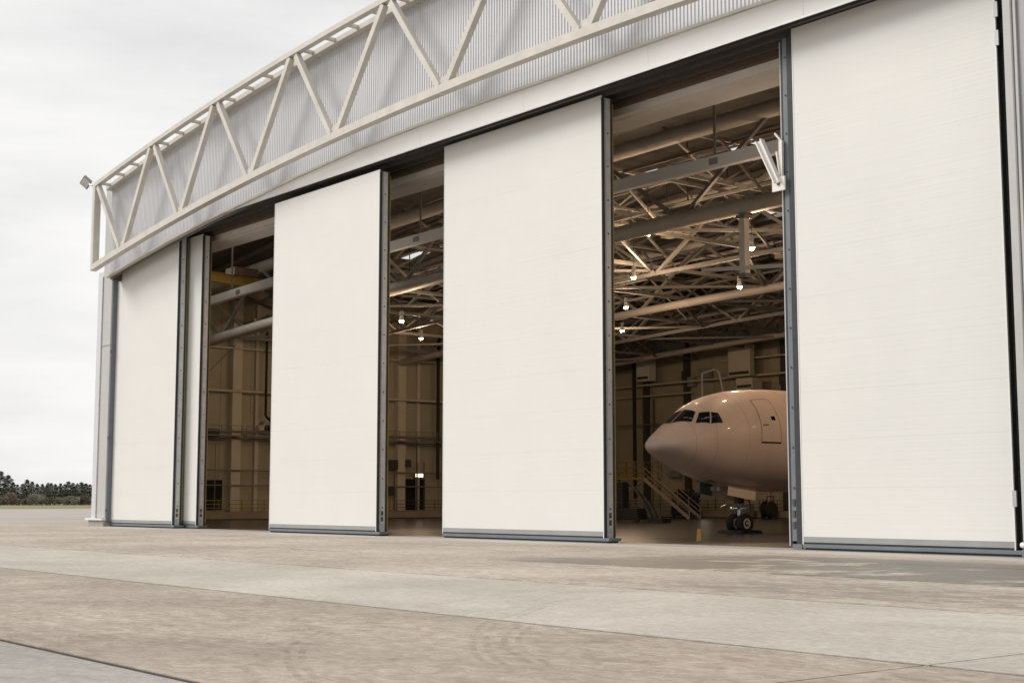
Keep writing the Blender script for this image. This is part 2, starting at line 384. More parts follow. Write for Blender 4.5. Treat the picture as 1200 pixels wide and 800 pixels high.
H(MB().box(-93, 1.8, 41.6, 41.94, 18.95, 19.1).build('girder_ledge', M_brownsteel))

# --- exposed front truss
TY = 38.0
ft = H(sweep_x(Z_BOT, TY - .22, TY + .22, -0.18, 0.22, XL - .25, XR + .25, 60).build('front_truss', M_cream))
def FT(o): o.parent = ft; return o
FT(sweep_x(Z_TOP, TY - .18, TY + .18, -0.2, 0.08, XL - .2, XR + .2, 60).build('top_chord', M_cream))
FT(sweep_x(Z_TOP, 38.72, 39.3, -0.30, -0.02, XL - .2, XR + .2, 60).build('gable_cap', M_cream))
FT(sweep_x(Z_TOP, 39.32, 39.9, -0.2, 0.12, XL - .2, XR + .2, 60).build('gutter_edge', M_galv))
T_ = [-94.0, -84.9, -76.1, -66.9, -57.6, -48.0]; T_ += [-92.0 - q for q in (-94.0, -84.9, -76.1, -66.9, -57.6)][::-1]
T_ = sorted(set(round(q, 2) for q in [-94.0, -84.9, -76.1, -66.9, -57.6, -47.8, -38.2, -28.6, -19.2, -10.2, -1.2]))
B_ = [-89.4, -80.7, -71.7, -62.5, -52.8, -42.8, -33.2, -23.8, -14.6, -5.6, 1.6]
for i, b_ in enumerate(B_):
    a = T_[i]
    FT(MB().beam((a + .35, TY, Z_TOP(a) - .3), (b_ - .32, TY, Z_BOT(b_) + .22), 0.31, 0.31, (0, 1, 0)).build('diagonal', M_cream))
    if i + 1 < len(T_):
        a = T_[i + 1]
        FT(MB().beam((b_ + .30, TY, Z_BOT(b_) + .22), (a - .32, TY, Z_TOP(a) - .25), 0.34, 0.31, (0, 1, 0)).build('diagonal', M_cream))
    FT(MB().prism([(b_ - .55, Z_BOT(b_) + .24), (b_ + .55, Z_BOT(b_) + .26), (b_ + .18, Z_BOT(b_) + .62), (b_ - .18, Z_BOT(b_) + .62)], TY - .03, TY + .03).build('gusset', M_cream))
for x in (XL - .02, XR):
    FT(MB().beam((x, TY, Z_BOT(x) + .2), (x, TY, Z_TOP(x) - .2), 0.40, 0.46).build('end_post', M_cream))
x = XL + .5
while x < XR:
    FT(MB().beam((x, TY + .18, Z_TOP(x) - .12), (x, 38.93, Z_TOP(x) - .12), 0.20, 0.16).build('outrigger', M_cream)); x += 2.28
# louvre set into the cladding
lv = H(MB().box(-40.1, -37.6, 39.08, 39.15, 21.25, 22.4).build('louvre', M_galv))
for k in range(7):
    lp = MB().beam((-40.05, 39.05, 21.34 + k * .15), (-37.65, 39.05, 21.34 + k * .15), 0.08, 0.03).build('blade', M_grille); lp.parent = lv

# --- end pylons
def pylon(xo, sgn, zt):
    # xo outer edge, sgn +1 when the opening lies to the right
    a = lambda d: xo + sgn * d
    p = H(bevel(MB().box(min(a(1.0), a(2.6)), max(a(1.0), a(2.6)), 39.62, 41.4, 0.55, zt).build('pylon', M_pylon), .03))
    def S(o): o.parent = p; return o
    S(MB().box(min(a(0), a(.98)), max(a(0), a(.98)), 39.7, 41.3, .55, zt + .4).build('outer_flange', M_clad))
    S(MB().box(min(a(.99), a(1.12)), max(a(.99), a(1.12)), 39.54, 39.61, .55, zt).build('cover_strip', M_galv))
    S(MB().box(min(a(2.61), a(2.74)), max(a(2.61), a(2.74)), 39.66, 41.2, .3, zt).build('guide_channel', M_slate))
    S(MB().box(min(a(-.25), a(2.7)), max(a(-.25), a(2.7)), 39.35, 41.5, .42, .545).build('base_sill', M_lintel))
    S(MB().box(min(a(.05), a(2.65)), max(a(.05), a(2.65)), 39.5, 41.4, 0.0, .42).build('base_block', M_conc))
    S(MB().box(min(a(1.0), a(2.6)), max(a(1.0), a(2.6)), 39.59, 39.615, 12.55, 12.6).build('panel_joint', M_skirt))
    for z in (1.0, 6.0, 12.0):
        S(MB().box(min(a(2.62), a(2.86)), max(a(2.62), a(2.86)), 39.62, 39.655, z, z + .18).build('hinge_bracket', M_darksteel))
    return p
pylon(-97.35, 1, 17.55)
pylon(4.6, -1, 17.55)
H(MB().box(-96.2, -94.3, 39.62, 41.0, 17.56, 23.9).build('corner_panel', M_pylon))

# --- sliding doors
def door(x0, x1, y, z1, seed, rightend=True, leftnose=False, m=None, z0=0.47):
    rnd = random.Random(seed)
    core = H(MB().box(x0 + .03, x1 - .03, y + .05, y + .66, 0.10, z1 - .03).build('sliding_door', M_darksteel))
    core.select_set(False)
    def S(o): o.parent = core; return o
    m = m or M_door
    zs = [z0]
    while zs[-1] + 1.75 < z1 - .3: zs.append(zs[-1] + 1.71)
    zs.append(z1)
    for a, b_ in zip(zs[:-1], zs[1:]):
        S(MB().box(x0 + .045, x1 - .045, y + rnd.uniform(-.0005, .0005), y + .048, a + .001, b_ - .001).build('panel', m))
    S(MB().box(x0, x0 + .042, y - .012, y + .06, .2, z1).build('edge_trim', M_lintel))
    S(MB().box(x1 - .042, x1, y - .012, y + .06, .2, z1).build('edge_trim', M_lintel))
    S(bevel(MB().box(x0 + .045, x1 - .045, y - .008, y + .046, .27, z0 - .004).build('kick_plate', M_skirt), .006))
    S(MB().box(x0 + .045, x1 + .02, y + .02, y + .046, .21, .266).build('shadow_gap', M_rubber))
    S(bevel(MB().box(x0 + .02, x1 + .35, y - .04, y + .64, .075, .205).build('bottom_beam', M_slate), .012))
    S(MB().box(x0 + .1, x1 + .2, y + .03, y + .6, .006, .073).build('brush_seal', M_rubber))
    if rightend:      # the end face of the leaf, seen from the right
        S(bevel(MB().box(x1 - .028, x1 + .05, y + .0, y + .14, .21, z1 - .1).build('edge_seal', M_rubber), .02))
        S(bevel(MB().box(x1 - .028, x1 + .05, y + .47, y + .60, .21, z1 - .1).build('edge_seal', M_rubber), .02))
        S(MB().box(x1 - .028, x1 + .055, y + .145, y + .465, .21, z1 - .1).build('end_plate', M_galv))
        S(MB().box(x1 - .028, x1 + .08, y + .15, y + .18, .21, z1 - .1).build('end_rib', M_skirt))
        S(MB().box(x1 - .028, x1 + .05, y + .605, y + .64, .35, z1 - .3).build('yellow_edge', M_dullyellow))
        bl = MB()
        z = 1.4
        while z < z1 - .5: bl.tube((x1 + .056, y + .31, z), (x1 + .075, y + .31, z), .04, n=6); z += 1.45
        S(bl.build('bolt_row', M_darksteel))['kind'] = 'stuff'
        for z in (.38, .72, 1.02):
            S(MB().box(x1 + .056, x1 + .085, y + .24, y + .36, z, z + .22).build('latch', M_darksteel if z > .5 else M_grille))
    return core
dA = door(-94.75, -84.95, 40.0, 18.9, 1)
dA2 = door(-91.0, -83.2, 40.8, 18.85, 2)
dB = door(-71.07, -60.18, 39.3, 18.62, 3)
dC = door(-55.5, -44.07, 40.0, 18.99, 4)
dD = door(-33.56, -25.1, 40.0, 19.12, 5, rightend=False)
def S(o): o.parent = dD; return o
# meeting nose on the left edge of the open leaf
S(bevel(MB().box(-33.86, -33.57, 40.02, 40.30, .1, 19.0).build('edge_seal', M_rubber), .02))
S(MB().box(-34.10, -33.87, 40.09, 40.33, .3, 18.9).build('end_plate', M_slate))
S(bevel(MB().box(-34.24, -34.11, 40.12, 40.40, .12, 18.9).build('edge_seal', M_rubber), .02))
S(MB().box(-34.34, -34.25, 40.2, 40.42, .12, 18.85).build('cover_strip', M_pylon))
S(MB().box(-34.0, -33.58, 39.97, 40.08, .04, .20).build('nose_shoe', M_slate))
for z in (.75, 1.15, 1.55): S(MB().box(-34.05, -33.93, 40.06, 40.089, z, z + .24).build('latch', M_darksteel))
bl = MB(); z = 2.2
while z < 18.5: bl.tube((-33.98, 40.06, z), (-33.98, 40.089, z), .035, n=6); z += 1.45
S(bl.build('bolt_row', M_darksteel))['kind'] = 'stuff'
# pivoting guide bracket high on that edge
br = S(MB().box(-34.52, -33.92, 39.86, 39.93, 13.10, 13.62).build('guide_bracket', M_beam))
def SB(o): o.parent = br; return o
SB(MB().beam((-34.18, 39.84, 13.4), (-35.05, 39.84, 15.15), .20, .05, (0, 1, 0)).build('arm_web', M_beam))
SB(MB().beam((-34.30, 39.80, 13.4), (-35.17, 39.80, 15.12), .05, .22, (0, 1, 0)).build('arm_flange', M_lintel))
SB(MB().beam((-34.08, 39.80, 13.4), (-34.93, 39.80, 15.18), .05, .22, (0, 1, 0)).build('arm_flange', M_lintel))
SB(MB().beam((-34.16, 39.97, 13.4), (-34.14, 39.97, 15.0), .16, .10, (0, 1, 0)).build('upright', M_beam))
SB(MB().beam((-34.3, 39.90, 14.6), (-34.16, 39.9, 13.7), .05, .08, (0, 1, 0)).build('stay', M_beam))
SB(MB().beam((-34.14, 39.97, 15.0), (-34.42, 39.97, 15.32), .06, .08, (0, 1, 0)).build('hook', M_beam))
SB(MB().tube((-34.2, 39.86, 13.36), (-34.2, 39.82, 13.36), .06, n=8).build('pivot_bolt', M_darksteel))
# latches on the right edge of that leaf
for z in (17.25, 16.3, 1.55):
    S(MB().box(-25.12, -24.98, 39.93, 40.0, z, z + .5).build('keeper', M_grille))
S(MB().box(-25.09, -24.0, 40.25, 40.5, .02, 18.9).build('edge_seal', M_rubber))
# grey leaf next to it, on the front track
dE = door(-24.12, -12.0, 39.02, 19.0, 6, rightend=True, m=M_greyleaf)
def S(o): o.parent = dE; return o
S(bevel(MB().box(-24.16, -23.86, 38.87, 39.0, .5, 19.0).build('leading_edge', M_pylon), .03))
S(MB().box(-23.83, -23.74, 38.93, 39.0, .5, 19.0).build('cover_strip', M_pylon))
S(bevel(MB().box(-24.16, -22.9, 38.66, 39.0, .33, .50).build('bumper', M_lintel), .07, 3))
S(MB().tube((-23.98, 38.95, .17), (-23.98, 38.74, .17), 1.0 * .16, n=20).build('bogie_wheel', M_slate, smooth=True))
S(MB().tube((-23.98, 38.735, .17), (-23.98, 38.7, .17), .05, n=12).build('wheel_hub', M_slate))
H(MB().box(-11.78, 2.0, 39.3, 40.2, 0, 19.1).build('end_bay_wall', M_greyleaf))

# --- shell: outer walls, roof, floor
INL, INR, INB = -122.0, 22.0, 112.0
def zroof(x, y):
    u = min(1, max(0, (y - 40) / 16)); return 27.0 - (0.00139 * (1 - u) + 0.00074 * u) * (x + 46) ** 2 - .28
hf = structure(MB().add([(-94.3, 41.3, .0), (22.2, 41.3, .0), (22.2, 112.2, .0), (-122.2, 112.2, .0), (-122.2, 52.4, .0)], [(0, 1, 2, 3, 4)]).build('hangar_floor', M_floor))
vs, fs = [], []
# roof sheets with skylight openings
SKY = [(-114, -111.5), (-107.5, -104.5), (-103.5, -101.5), (-79.4, -76.6), (-75.2, -72.6), (-67.4, -64.6), (-60, -57), (-46, -43)]
def roof_patch(x0, x1, y0, y1, nx, ny, name, m, dz=0.0):
    vs, fs = [], []
    for i in range(nx + 1):
        for j in range(ny + 1):
            x = x0 + (x1 - x0) * i / nx; y = y0 + (y1 - y0) * j / ny; vs.append((x, y, zroof(x, y) + dz))
    for i in range(nx):
        for j in range(ny):
            o = i * (ny + 1) + j; fs.append((o, o + ny + 1, o + ny + 2, o + 1))
    return H(MB().add(vs, fs).build(name, m))
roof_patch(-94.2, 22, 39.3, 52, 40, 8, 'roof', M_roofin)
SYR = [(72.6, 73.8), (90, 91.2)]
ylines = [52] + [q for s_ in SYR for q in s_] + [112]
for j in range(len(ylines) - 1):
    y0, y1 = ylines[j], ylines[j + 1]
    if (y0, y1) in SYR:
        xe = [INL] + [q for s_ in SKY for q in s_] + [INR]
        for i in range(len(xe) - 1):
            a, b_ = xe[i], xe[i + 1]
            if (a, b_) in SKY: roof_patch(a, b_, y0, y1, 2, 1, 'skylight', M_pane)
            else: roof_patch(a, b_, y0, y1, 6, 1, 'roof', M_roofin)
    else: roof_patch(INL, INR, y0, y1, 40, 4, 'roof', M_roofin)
lw = H(MB().box(INL - .4, INL - .06, 52, 112.4, 0, 22.6).build('left_wall', M_tan))
bw = H(MB().box(INL, INR, 112.06, 112.4, 0, 26.7).build('back_wall', M_tan))
H(MB().box(INR, INR + .4, 40, 112.4, 0, 26).build('right_wall', M_tan))
H(MB().box(2.0, 22, 40, 40.4, 0, 25).build('front_return_wall', M_greyleaf))
a_, b_ = Vector((-94.4, 41.2, 0)), Vector((-122.3, 52.2, 0))
H(MB().add([(a_.x, a_.y, 0), (b_.x, b_.y, 0), (b_.x, b_.y, 21.8), (a_.x, a_.y, 23.6), (a_.x + .15, a_.y + .37, 0), (b_.x + .15, b_.y + .37, 0), (b_.x + .15, b_.y + .37, 21.8), (a_.x + .15, a_.y + .37, 23.6)],
        [(0, 1, 2, 3), (7, 6, 5, 4), (0, 4, 5, 1), (1, 5, 6, 2), (2, 6, 7, 3), (3, 7, 4, 0)]).build('angled_wall', M_tan))
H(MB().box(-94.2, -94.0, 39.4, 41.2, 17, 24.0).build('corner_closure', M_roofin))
# wall sheets
ph = 3.1
me_l = MB().box(-.058, -.01, .02, 3.15, .02, ph - .02).mesh('wall_sheet'); me_l.materials.append(M_tan)
me_b = MB().box(.02, 3.98, .01, .058, .02, ph - .02).mesh('wall_sheet'); me_b.materials.append(M_tan)
for i in range(18):
    for k in range(7): link('wall_sheet', me_l, lw, (INL, 52.5 + i * 3.17 + .02, .75 + k * ph))
for i in range(24):
    for k in range(6):
        link('wall_sheet', me_b, bw, (INL + .3 + i * 4.0, INB, .75 + k * ph))
# back wall upper band: ribbed light cladding (lit by the lamps)
vs, fs = [], []
x = INL; i = 0
while x < -60:
    for dx, dy in ((0, 0), (.22, 0), (.28, -.06), (.42, -.06), (.48, 0)):
        vs += [(x + dx, 111.9 + dy, 19.35), (x + dx, 111.9 + dy, 24.5)]
        if i: fs.append((2 * i - 2, 2 * i, 2 * i + 1, 2 * i - 1))
        i += 1
    x += .5
pb = MB().add(vs, fs).build('ribbed_band', mat('band_sheet', (0.46, 0.42, 0.36), .6, var=.1)); pb.parent = bw
# columns
for y in (54.0, 63.4, 72.8, 82.2, 91.6, 101.0, 110.4):
    c_ = MB().ibeam((INL + .42, y, .76), (INL + .42, y, 21.6), .1, .1).build('column', M_tancol) if False else MB().box(INL + .02, INL + .75, y - .48, y + .48, .76, 21.6).build('column', M_tancol)
    c_.parent = lw
    MB().box(INL + .02, INL + .3, y + 2.2, y + 2.55, .76, 20.5).build('stanchion', M_tancol).parent = lw
for x in (-115.8, -109.4, -101.7, -95.6, -86, -76):
    MB().box(x - .3, x + .3, 111.4, 111.98, .76, 19).build('column', M_tancol if x in (-101.7, -86) else M_darksteel).parent = bw
# horizontal rails and pipes on the walls
def pipe(name, pts, r, m, par): o = MB().path(pts, r).build(name, m, smooth=True); o.parent = par; return o
for z, r in ((16.1, .10), (12.05, .13), (8.25, .09), (7.6, .07), (4.6, .07), (3.2, .06)):
    pipe('wall_pipe', [(INL + .95, 53, z), (INL + .95, 111, z)], r, M_tancol if z > 9 else M_truss, lw)
pipe('drain_pipe', [(INL + 1.2, 66.2, 19.5), (INL + 1.2, 66.2, 9.8), (INL + 1.5, 66.8, 9.2), (INL + 1.5, 67.2, 8.9)], .13, M_black, lw)
pipe('drain_pipe', [(INL + 1.2, 90, 19.3), (INL + 1.2, 86.9, 19.0), (INL + 1.2, 86.4, 18.4), (INL + 1.2, 86.4, 4)], .17, M_black, lw)
pipe('brace_rod', [(INL + 1.0, 58, 11.5), (INL + 1.0, 63, 16.4)], .05, M_truss, lw)
for z in (8.9, 8.5):
    for k in range(5): pass
for y0 in (53, 64, 75, 86, 97):        # cable-tray walkway along the left wall
    tray = MB().box(INL + .8, INL + 1.7, y0, y0 + 10.6, 7.75, 7.85).build('cable_tray', M_truss); tray.parent = lw
    for y in range(6):
        MB().beam((INL + 1.65, y0 + y * 2.1, 7.85), (INL + 1.65, y0 + y * 2.1, 8.75), .06, .06).build('tray_post', M_truss).parent = tray
    MB().beam((INL + 1.65, y0, 8.75), (INL + 1.65, y0 + 10.6, 8.75), .06, .06).build('tray_rail', M_truss).parent = tray
for y0, y1, z0, z1 in ((60.2, 62.4, .9, 3.7), (82.9, 85.6, .85, 4.0), (94, 97, .85, 4)):      # dark doorways
    MB().box(INL + .02, INL + .06, y0, y1, z0, z1).build('doorway', M_void).parent = lw
# podium along both walls
H(MB().box(INL + .0, INL + 2.2, 53, 112, .003, .74).build('podium', M_pod))
H(MB().box(INL + 2.21, -60, 109.6, 112, .003, .74).build('podium', M_pod))
H(MB().box(INL + 2.2, INL + 2.26, 53, 109.6, .003, .10).build('skirting', M_darksteel))
H(MB().box(INL + 2.26, -60, 109.54, 109.6, .003, .10).build('skirting', M_darksteel))
# back wall galleries
gal = MB().box(INL + .1, -60, 110.2, 111.9, 18.05, 19.3).build('gallery_beam', mat('blue_grey_beam', (.24, .245, .25), .5, var=.1)); gal.parent = bw
for x in (-119, -113, -107, -101, -95, -89): MB().beam((x, 110.1, 16.6), (x, 110.1, 19.6), .1, .1).build('hanger_post', M_truss).parent = gal
pipe('wall_pipe', [(INL + 2, 110.6, 14.6), (-70, 110.6, 14.6)], .12, M_tancol, bw)
pipe('wall_pipe', [(INL + 2, 110.9, 13.4), (-108, 110.9, 13.4)], .09, M_tancol, bw)
pipe('wall_pipe', [(INL + 2, 110.9, 10.2), (-70, 110.9, 10.2)], .08, M_truss, bw)
pipe('wall_pipe', [(-103, 110.4, 16.4), (-94, 110.4, 16.4)], .09, M_tancol, bw)
pipe('black_duct', [(-119.6, 109.9, 21), (-119.6, 109.9, 17.5), (-117, 109.9, 17.3), (-115.9, 109.9, 17.3), (-115.9, 109.9, 2)], .2, M_black, bw)
pipe('black_duct', [(-110.6, 109.8, 22), (-110.6, 109.8, 19.2), (-107.6, 109.8, 18.9), (-107.4, 109.8, 18.0), (-105.6, 109.8, 17.7)], .2, M_black, bw)
for i, (x0, x1, y0, z0, z1) in enumerate(((-114.6, -112.6, 109.0, 14.9, 17.6), (-101.2, -98.2, 109.4, 14.5, 17.8), (-99.4, -97.2, 108.6, 13.0, 14.2))):
    u = bevel(MB().box(x0, x1, y0, 110.1, z0, z1).build('air_handler', M_beam if i == 0 else M_tancol), .03); u.parent = bw
    MB().box(x0 + .15, x1 - .15, y0 - .02, y0 - .003, z0 + .2, z0 + .5).build('grille', M_darksteel).parent = u
pipe('handrail', [(-103.6, 108, 11), (-103.6, 108, 15.0), (-101.8, 108, 15.3), (-101.2, 108, 15.0), (-100.2, 108, 11.2)], .1, M_beam, bw)

rnd = random.Random(21)
for i in range(16):
    x = rnd.uniform(-119, -92); z0 = rnd.choice((.8, 4, 8)); z1 = z0 + rnd.uniform(3, 8)
    pipe('conduit', [(x, 111.6, z0), (x, 111.6, min(z1, 17.8))], rnd.choice((.05, .07, .1)), rnd.choice((M_truss, M_darksteel, M_tancol)), bw)
for i in range(14):
    x = rnd.uniform(-119, -90); z = rnd.uniform(2.2, 15);
    o = MB().box(x, x + rnd.uniform(.5, 1.6), 111.2, 111.7, z, z + rnd.uniform(.5, 1.4)).build('switch_box', rnd.choice((M_tancol, M_skirt, M_darksteel))); o.parent = bw
for i in range(12):
    y = rnd.uniform(58, 92); z0 = rnd.choice((.8, 3.2, 8.3)); pipe('conduit', [(INL + .9, y, z0), (INL + .9, y, z0 + rnd.uniform(3, 8))], rnd.choice((.05, .08)), rnd.choice((M_truss, M_darksteel)), lw)
for i in range(10):
    y = rnd.uniform(58, 92); z = rnd.uniform(2, 9); o = MB().box(INL + .2, INL + .8, y, y + rnd.uniform(.5, 1.5), z, z + rnd.uniform(.5, 1.2)).build('switch_box', rnd.choice((M_tancol, M_darksteel))); o.parent = lw
pipe('light_bar', [(-116.6, 108.6, 17.0), (-112.4, 108.6, 17.7)], .14, M_beam, bw)
pipe('light_bar', [(-113.2, 108.4, 17.7), (-109.4, 108.4, 17.4)], .10, M_beam, bw)
# --- roof trusses
TRU = []
zlat = lambda zc, x: zc - 0.00042 * (x + 50) ** 2
def lateral(y, zt, zb, rt, rb, seed, tube=True, m=M_tube):
    rnd = random.Random(seed); n = 20; xs_ = [INL + .5 + (22 - INL - 1) * i / n for i in range(n + 1)]
    tr_ = MB()
    for zc, r in ((zt, rt), (zb, rb)):
        for a, b_ in zip(xs_[:-1], xs_[1:]):
            if tube: tr_.tube((a, y, zlat(zc, a)), (b_, y, zlat(zc, b_)), r, n=12, cap=False)
            else: tr_.beam((a, y, zlat(zc, a)), (b_, y, zlat(zc, b_)), r, r * 1.3)
    o = H(tr_.build('roof_truss', m, smooth=tube))
    for i, (a, b_) in enumerate(zip(xs_[:-1], xs_[1:])):
        if b_ > -22: break
        z0, z1 = (zb, zt) if i % 2 else (zt, zb)
        MB().beam((a, y, zlat(z0, a)), (b_, y, zlat(z1, b_)), .22, .22).build('diagonal', M_truss).parent = o
        mx_ = (a + b_) / 2
    for c__ in o.children: c__.matrix_parent_inverse = o.matrix_world.inverted()
    return o
lateral(58, 22.9, 17.85, .48, .48, 1)
lateral(70, 22.4, 17.9, .16, .2, 2, False, M_truss)
lateral(82, 22.6, 18.0, .3, .34, 3)
lateral(94, 22.6, 18.2, .2, .24, 4, False, M_truss)
lateral(105, 22.6, 18.3, .26, .3, 5)
def longit(x, zt, zb, seed, s_=.2):
    y00 = 58
    ys_ = [y00 + (112 - y00) / 11 * i for i in range(12)]
    o = MB(); zz = lambda q: zlat(q, x)
    o.beam((x, y00, zz(zt)), (x, 112, zz(zt)), s_, s_); o.beam((x, y00, zz(zb)), (x, 112, zz(zb)), s_ * 1.2, s_ * 1.2)
    o = H(o.build('roof_truss', M_truss))
    for i in range(11):
        z0, z1 = (zb, zt) if i % 2 else (zt, zb)
        MB().beam((x, ys_[i], zz(z0)), (x, ys_[i + 1], zz(z1)), .15, .15).build('diagonal', M_truss).parent = o
for i, x in enumerate((-117, -108, -99, -90, -81, -72, -63, -54, -45, -36)): longit(x, 22.0, 18.5, i)
for i, x in enumerate((-103.5, -94.5, -85.5, -76.5, -67.5, -58.5, -49.5, -40.5)): longit(x, 23.6, 21.0, 20 + i, .13)
for i, y in enumerate((52, 64, 76, 88, 100)):
    if y > 56: lateral(y, 23.4, 20.6, .12, .14, 40 + i, False, M_truss)
# purlins under the deck
for i, y in enumerate(range(47, 112, 4)):
    pm = MB(); x00 = INL + .5 if y > 56 else -93.5; xs_ = [x00 + (-30 - x00) / 14 * k for k in range(15)]
    for a, b_ in zip(xs_[:-1], xs_[1:]): pm.beam((a, y, zroof(a, y) - .35), (b_, y, zroof(b_, y) - .35), .14, .3)
    H(pm.build('purlin', M_truss))
# bottom lateral bracing, seen as crossing bars
k = 0
for y0 in (58, 70, 82, 94):
    for x0 in range(-117, -45, 9):
        k += 1
        a, b_ = ((x0, y0), (x0 + 9, y0 + 12)) if k % 2 else ((x0 + 9, y0), (x0, y0 + 12))
        H(MB().beam((a[0], a[1], zlat(18.2, a[0])), (b_[0], b_[1], zlat(18.2, b_[0])), .18, .18).build('wind_brace', M_truss))
# services running along the roof
rnd = random.Random(3)
for i in range(9):
    y = 59.5 + i * 5.6 + rnd.uniform(-1, 1); z = rnd.uniform(20.2, 23.4)
    pm = MB(); x00 = INL + 1 if y > 56 else -93; xs_ = [x00 + (-36 - x00) / 12 * k for k in range(13)]
    for a, b_ in zip(xs_[:-1], xs_[1:]): pm.tube((a, y, zlat(z, a)), (b_, y, zlat(z, b_)), rnd.choice((.07, .1, .16)), n=8, cap=False)
    H(pm.build('roof_pipe', M_tube if i % 3 else M_brownsteel, smooth=True))
for i in range(26):
    x = rnd.uniform(-112, -42); y = rnd.uniform(60, 104); z = zlat(rnd.uniform(20, 22), x)
    H(MB().tube((x, y, z), (x, y, zroof(x, y) - .4), .05, n=6).build('hanger_rod', M_darksteel))
for i in range(10):
    x = rnd.uniform(-100, -42); y = rnd.uniform(61, 98); z = zlat(rnd.uniform(20.3, 21.8), x)
    H(MB().box(x, x + rnd.uniform(1.2, 3), y, y + .8, z, z + rnd.uniform(.5, 1.1)).build('roof_duct', M_tan))

# diagonal row of yellow dashes on the hangar floor
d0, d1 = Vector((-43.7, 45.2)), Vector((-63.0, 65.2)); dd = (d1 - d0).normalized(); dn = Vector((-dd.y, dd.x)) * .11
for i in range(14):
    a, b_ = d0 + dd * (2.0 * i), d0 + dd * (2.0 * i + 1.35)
    o = MB().add([(*(a - dn), .004), (*(a + dn), .004), (*(b_ + dn), .004), (*(b_ - dn), .004)], [(0, 1, 2, 3)]).build('yellow_dash', mat('dash_yellow', (0.62, 0.40, 0.06), .5, var=.3, scale=3)); o.parent = hf
# ================================================================== THINGS IN THE HANGAR
# pale runway beam with its painted plate
rb = thing('crane_beam', 'long pale I-beam slung across the hangar below the roof tubes', 'beam', (-75, 48.0, 17.2))
mb = MB(); xs_ = [-110 + 6 * k for k in range(15)]
for a, b_ in zip(xs_[:-1], xs_[1:]):
    mb.beam((a + 75, 0, zlat(17.45, a) - 17.2), (b_ + 75, 0, zlat(17.45, b_) - 17.2), .36, .58)
mb.build('web_and_flanges', mat('pale_beam_paint', (0.84, 0.82, 0.78), 0.5, var=0.06, scale=0.7), rb)
for x in (-92, -69.5, -45.2):
    MB().box(x + 75, x + 75 + .55, -.215, -.203, zlat(17.45, x) - 17.2 - .15, zlat(17.45, x) - 17.2 + .15).build('load_plate', M_skirt, rb)
for x in range(-105, -30, 12):
    MB().tube((x + 75, 0, zlat(17.8, x) - 17.2), (x + 75, 0, zroof(x, 48) - 17.2 - .3), .07, n=6).build('hanger', M_truss, rb)

yc = thing('bridge_crane', 'yellow overhead crane girder under the hangar roof', 'crane', (-105, 55, 19.6))
MB().ibeam((0, -8, .55), (0, 14, -.5), .6, .8).build('girder', M_yellow, yc)
MB().box(-.8, .8, -1.0, 1.2, .55, 1.2).build('trolley', M_brownsteel, yc)
MB().box(-.5, .5, 2.4, 3.6, -.9, -.35).build('hoist', M_darksteel, yc)

hp = thing('hanging_mast', 'pale square mast hanging under the big roof tube with a cross arm', 'mast', (-52.3, 58, 13.85))
MB().box(-.2, .2, -.2, .2, 0, 3.5).build('mast_tube', M_beam, hp)
MB().beam((-3.2, 0, .85), (3.2, 0, .30), .14, .2).build('cross_arm', M_beam, hp)
MB().box(-.3, .3, -.3, .3, 3.3, 3.5).build('flange', M_truss, hp)
MB().box(-.26, .26, -.26, .26, 0.0, .25).build('end_cap', M_truss, hp)

# high-bay lamps
def lamp(x, y, z, label):
    r = thing('high_bay_lamp', label, 'lamp', (x, y, z), 'lit lamps under the hangar roof')
    MB().tube((0, 0, .08), (0, 0, .42), .21, .13, n=14).build('reflector', M_beam, r, smooth=True)
    MB().tube((0, 0, .42), (0, 0, .8), .15, n=10).build('ballast', M_skirt, r)
    MB().tube((0, 0, -.06), (0, 0, .079), .13, .20, n=14).build('lens', M_lens, r)
    MB().tube((0, 0, .8), (0, 0, 3.0), .025, n=6).build('drop_rod', M_darksteel, r)
    ld = LD; lo = bpy.data.objects.new('bulb', ld); COL.objects.link(lo); lo.parent = r; lo.location = (0, 0, -.45)
LD = bpy.data.lights.new('bulb', 'POINT'); LD.energy = 540; LD.color = (1.0, 0.70, 0.46); LD.shadow_soft_size = 0.35
LAMPS = [(-70.7, 67.1, 17.0), (-81.1, 76.1, 16.8), (-92.6, 86.4, 16.8), (-62.2, 60.3, 18.0), (-54.1, 60.6, 16.0), (-64.6, 71.1, 16.0), (-87.5, 59.2, 15.0), (-103, 71.8, 16.0)]
SPECIAL = {(-54.1, 60.6, 16.0): 'lit high bay lamp hanging beside the pale square mast', (-62.2, 60.3, 18.0): 'lit lamp tucked against the underside of the big roof tube'}
for p in LAMPS: lamp(*p, SPECIAL.get(p, 'unseen lamp added to light the port side of the aircraft'))
for p in [(-37.5, 54, 13.5), (-36, 60, 14), (-34, 68, 14.5)]:  # unseen lamps added behind the right door to brighten the aircraft
    lamp(*p, 'unseen lamp added to light the port side of the aircraft')
# lit signs on the walls
def sign(x, y, z, sx, sy, label):
    r = thing('lit_sign', label, 'sign', (x, y, z))
    MB().box(-sx / 2, sx / 2, -sy / 2, sy / 2, 0, .5).build('housing', M_skirt, r)
    if sx > sy: MB().box(-sx / 2 + .05, sx / 2 - .05, -sy / 2 - .03, -sy / 2 - .002, .05, .45).build('face', M_lenswhite, r)
    else: MB().box(sx / 2 + .002, sx / 2 + .03, -sy / 2 + .05, sy / 2 - .05, .05, .45).build('face', M_lenswhite, r)
sign(INL + .18, 84.7, 4.15, .3, 1.0, 'small white lit sign above the dark doorway of the side wall')
sign(-104.6, 109.3, 3.65, 1.3, .3, 'small white lit sign on the back wall below the aircraft nose')

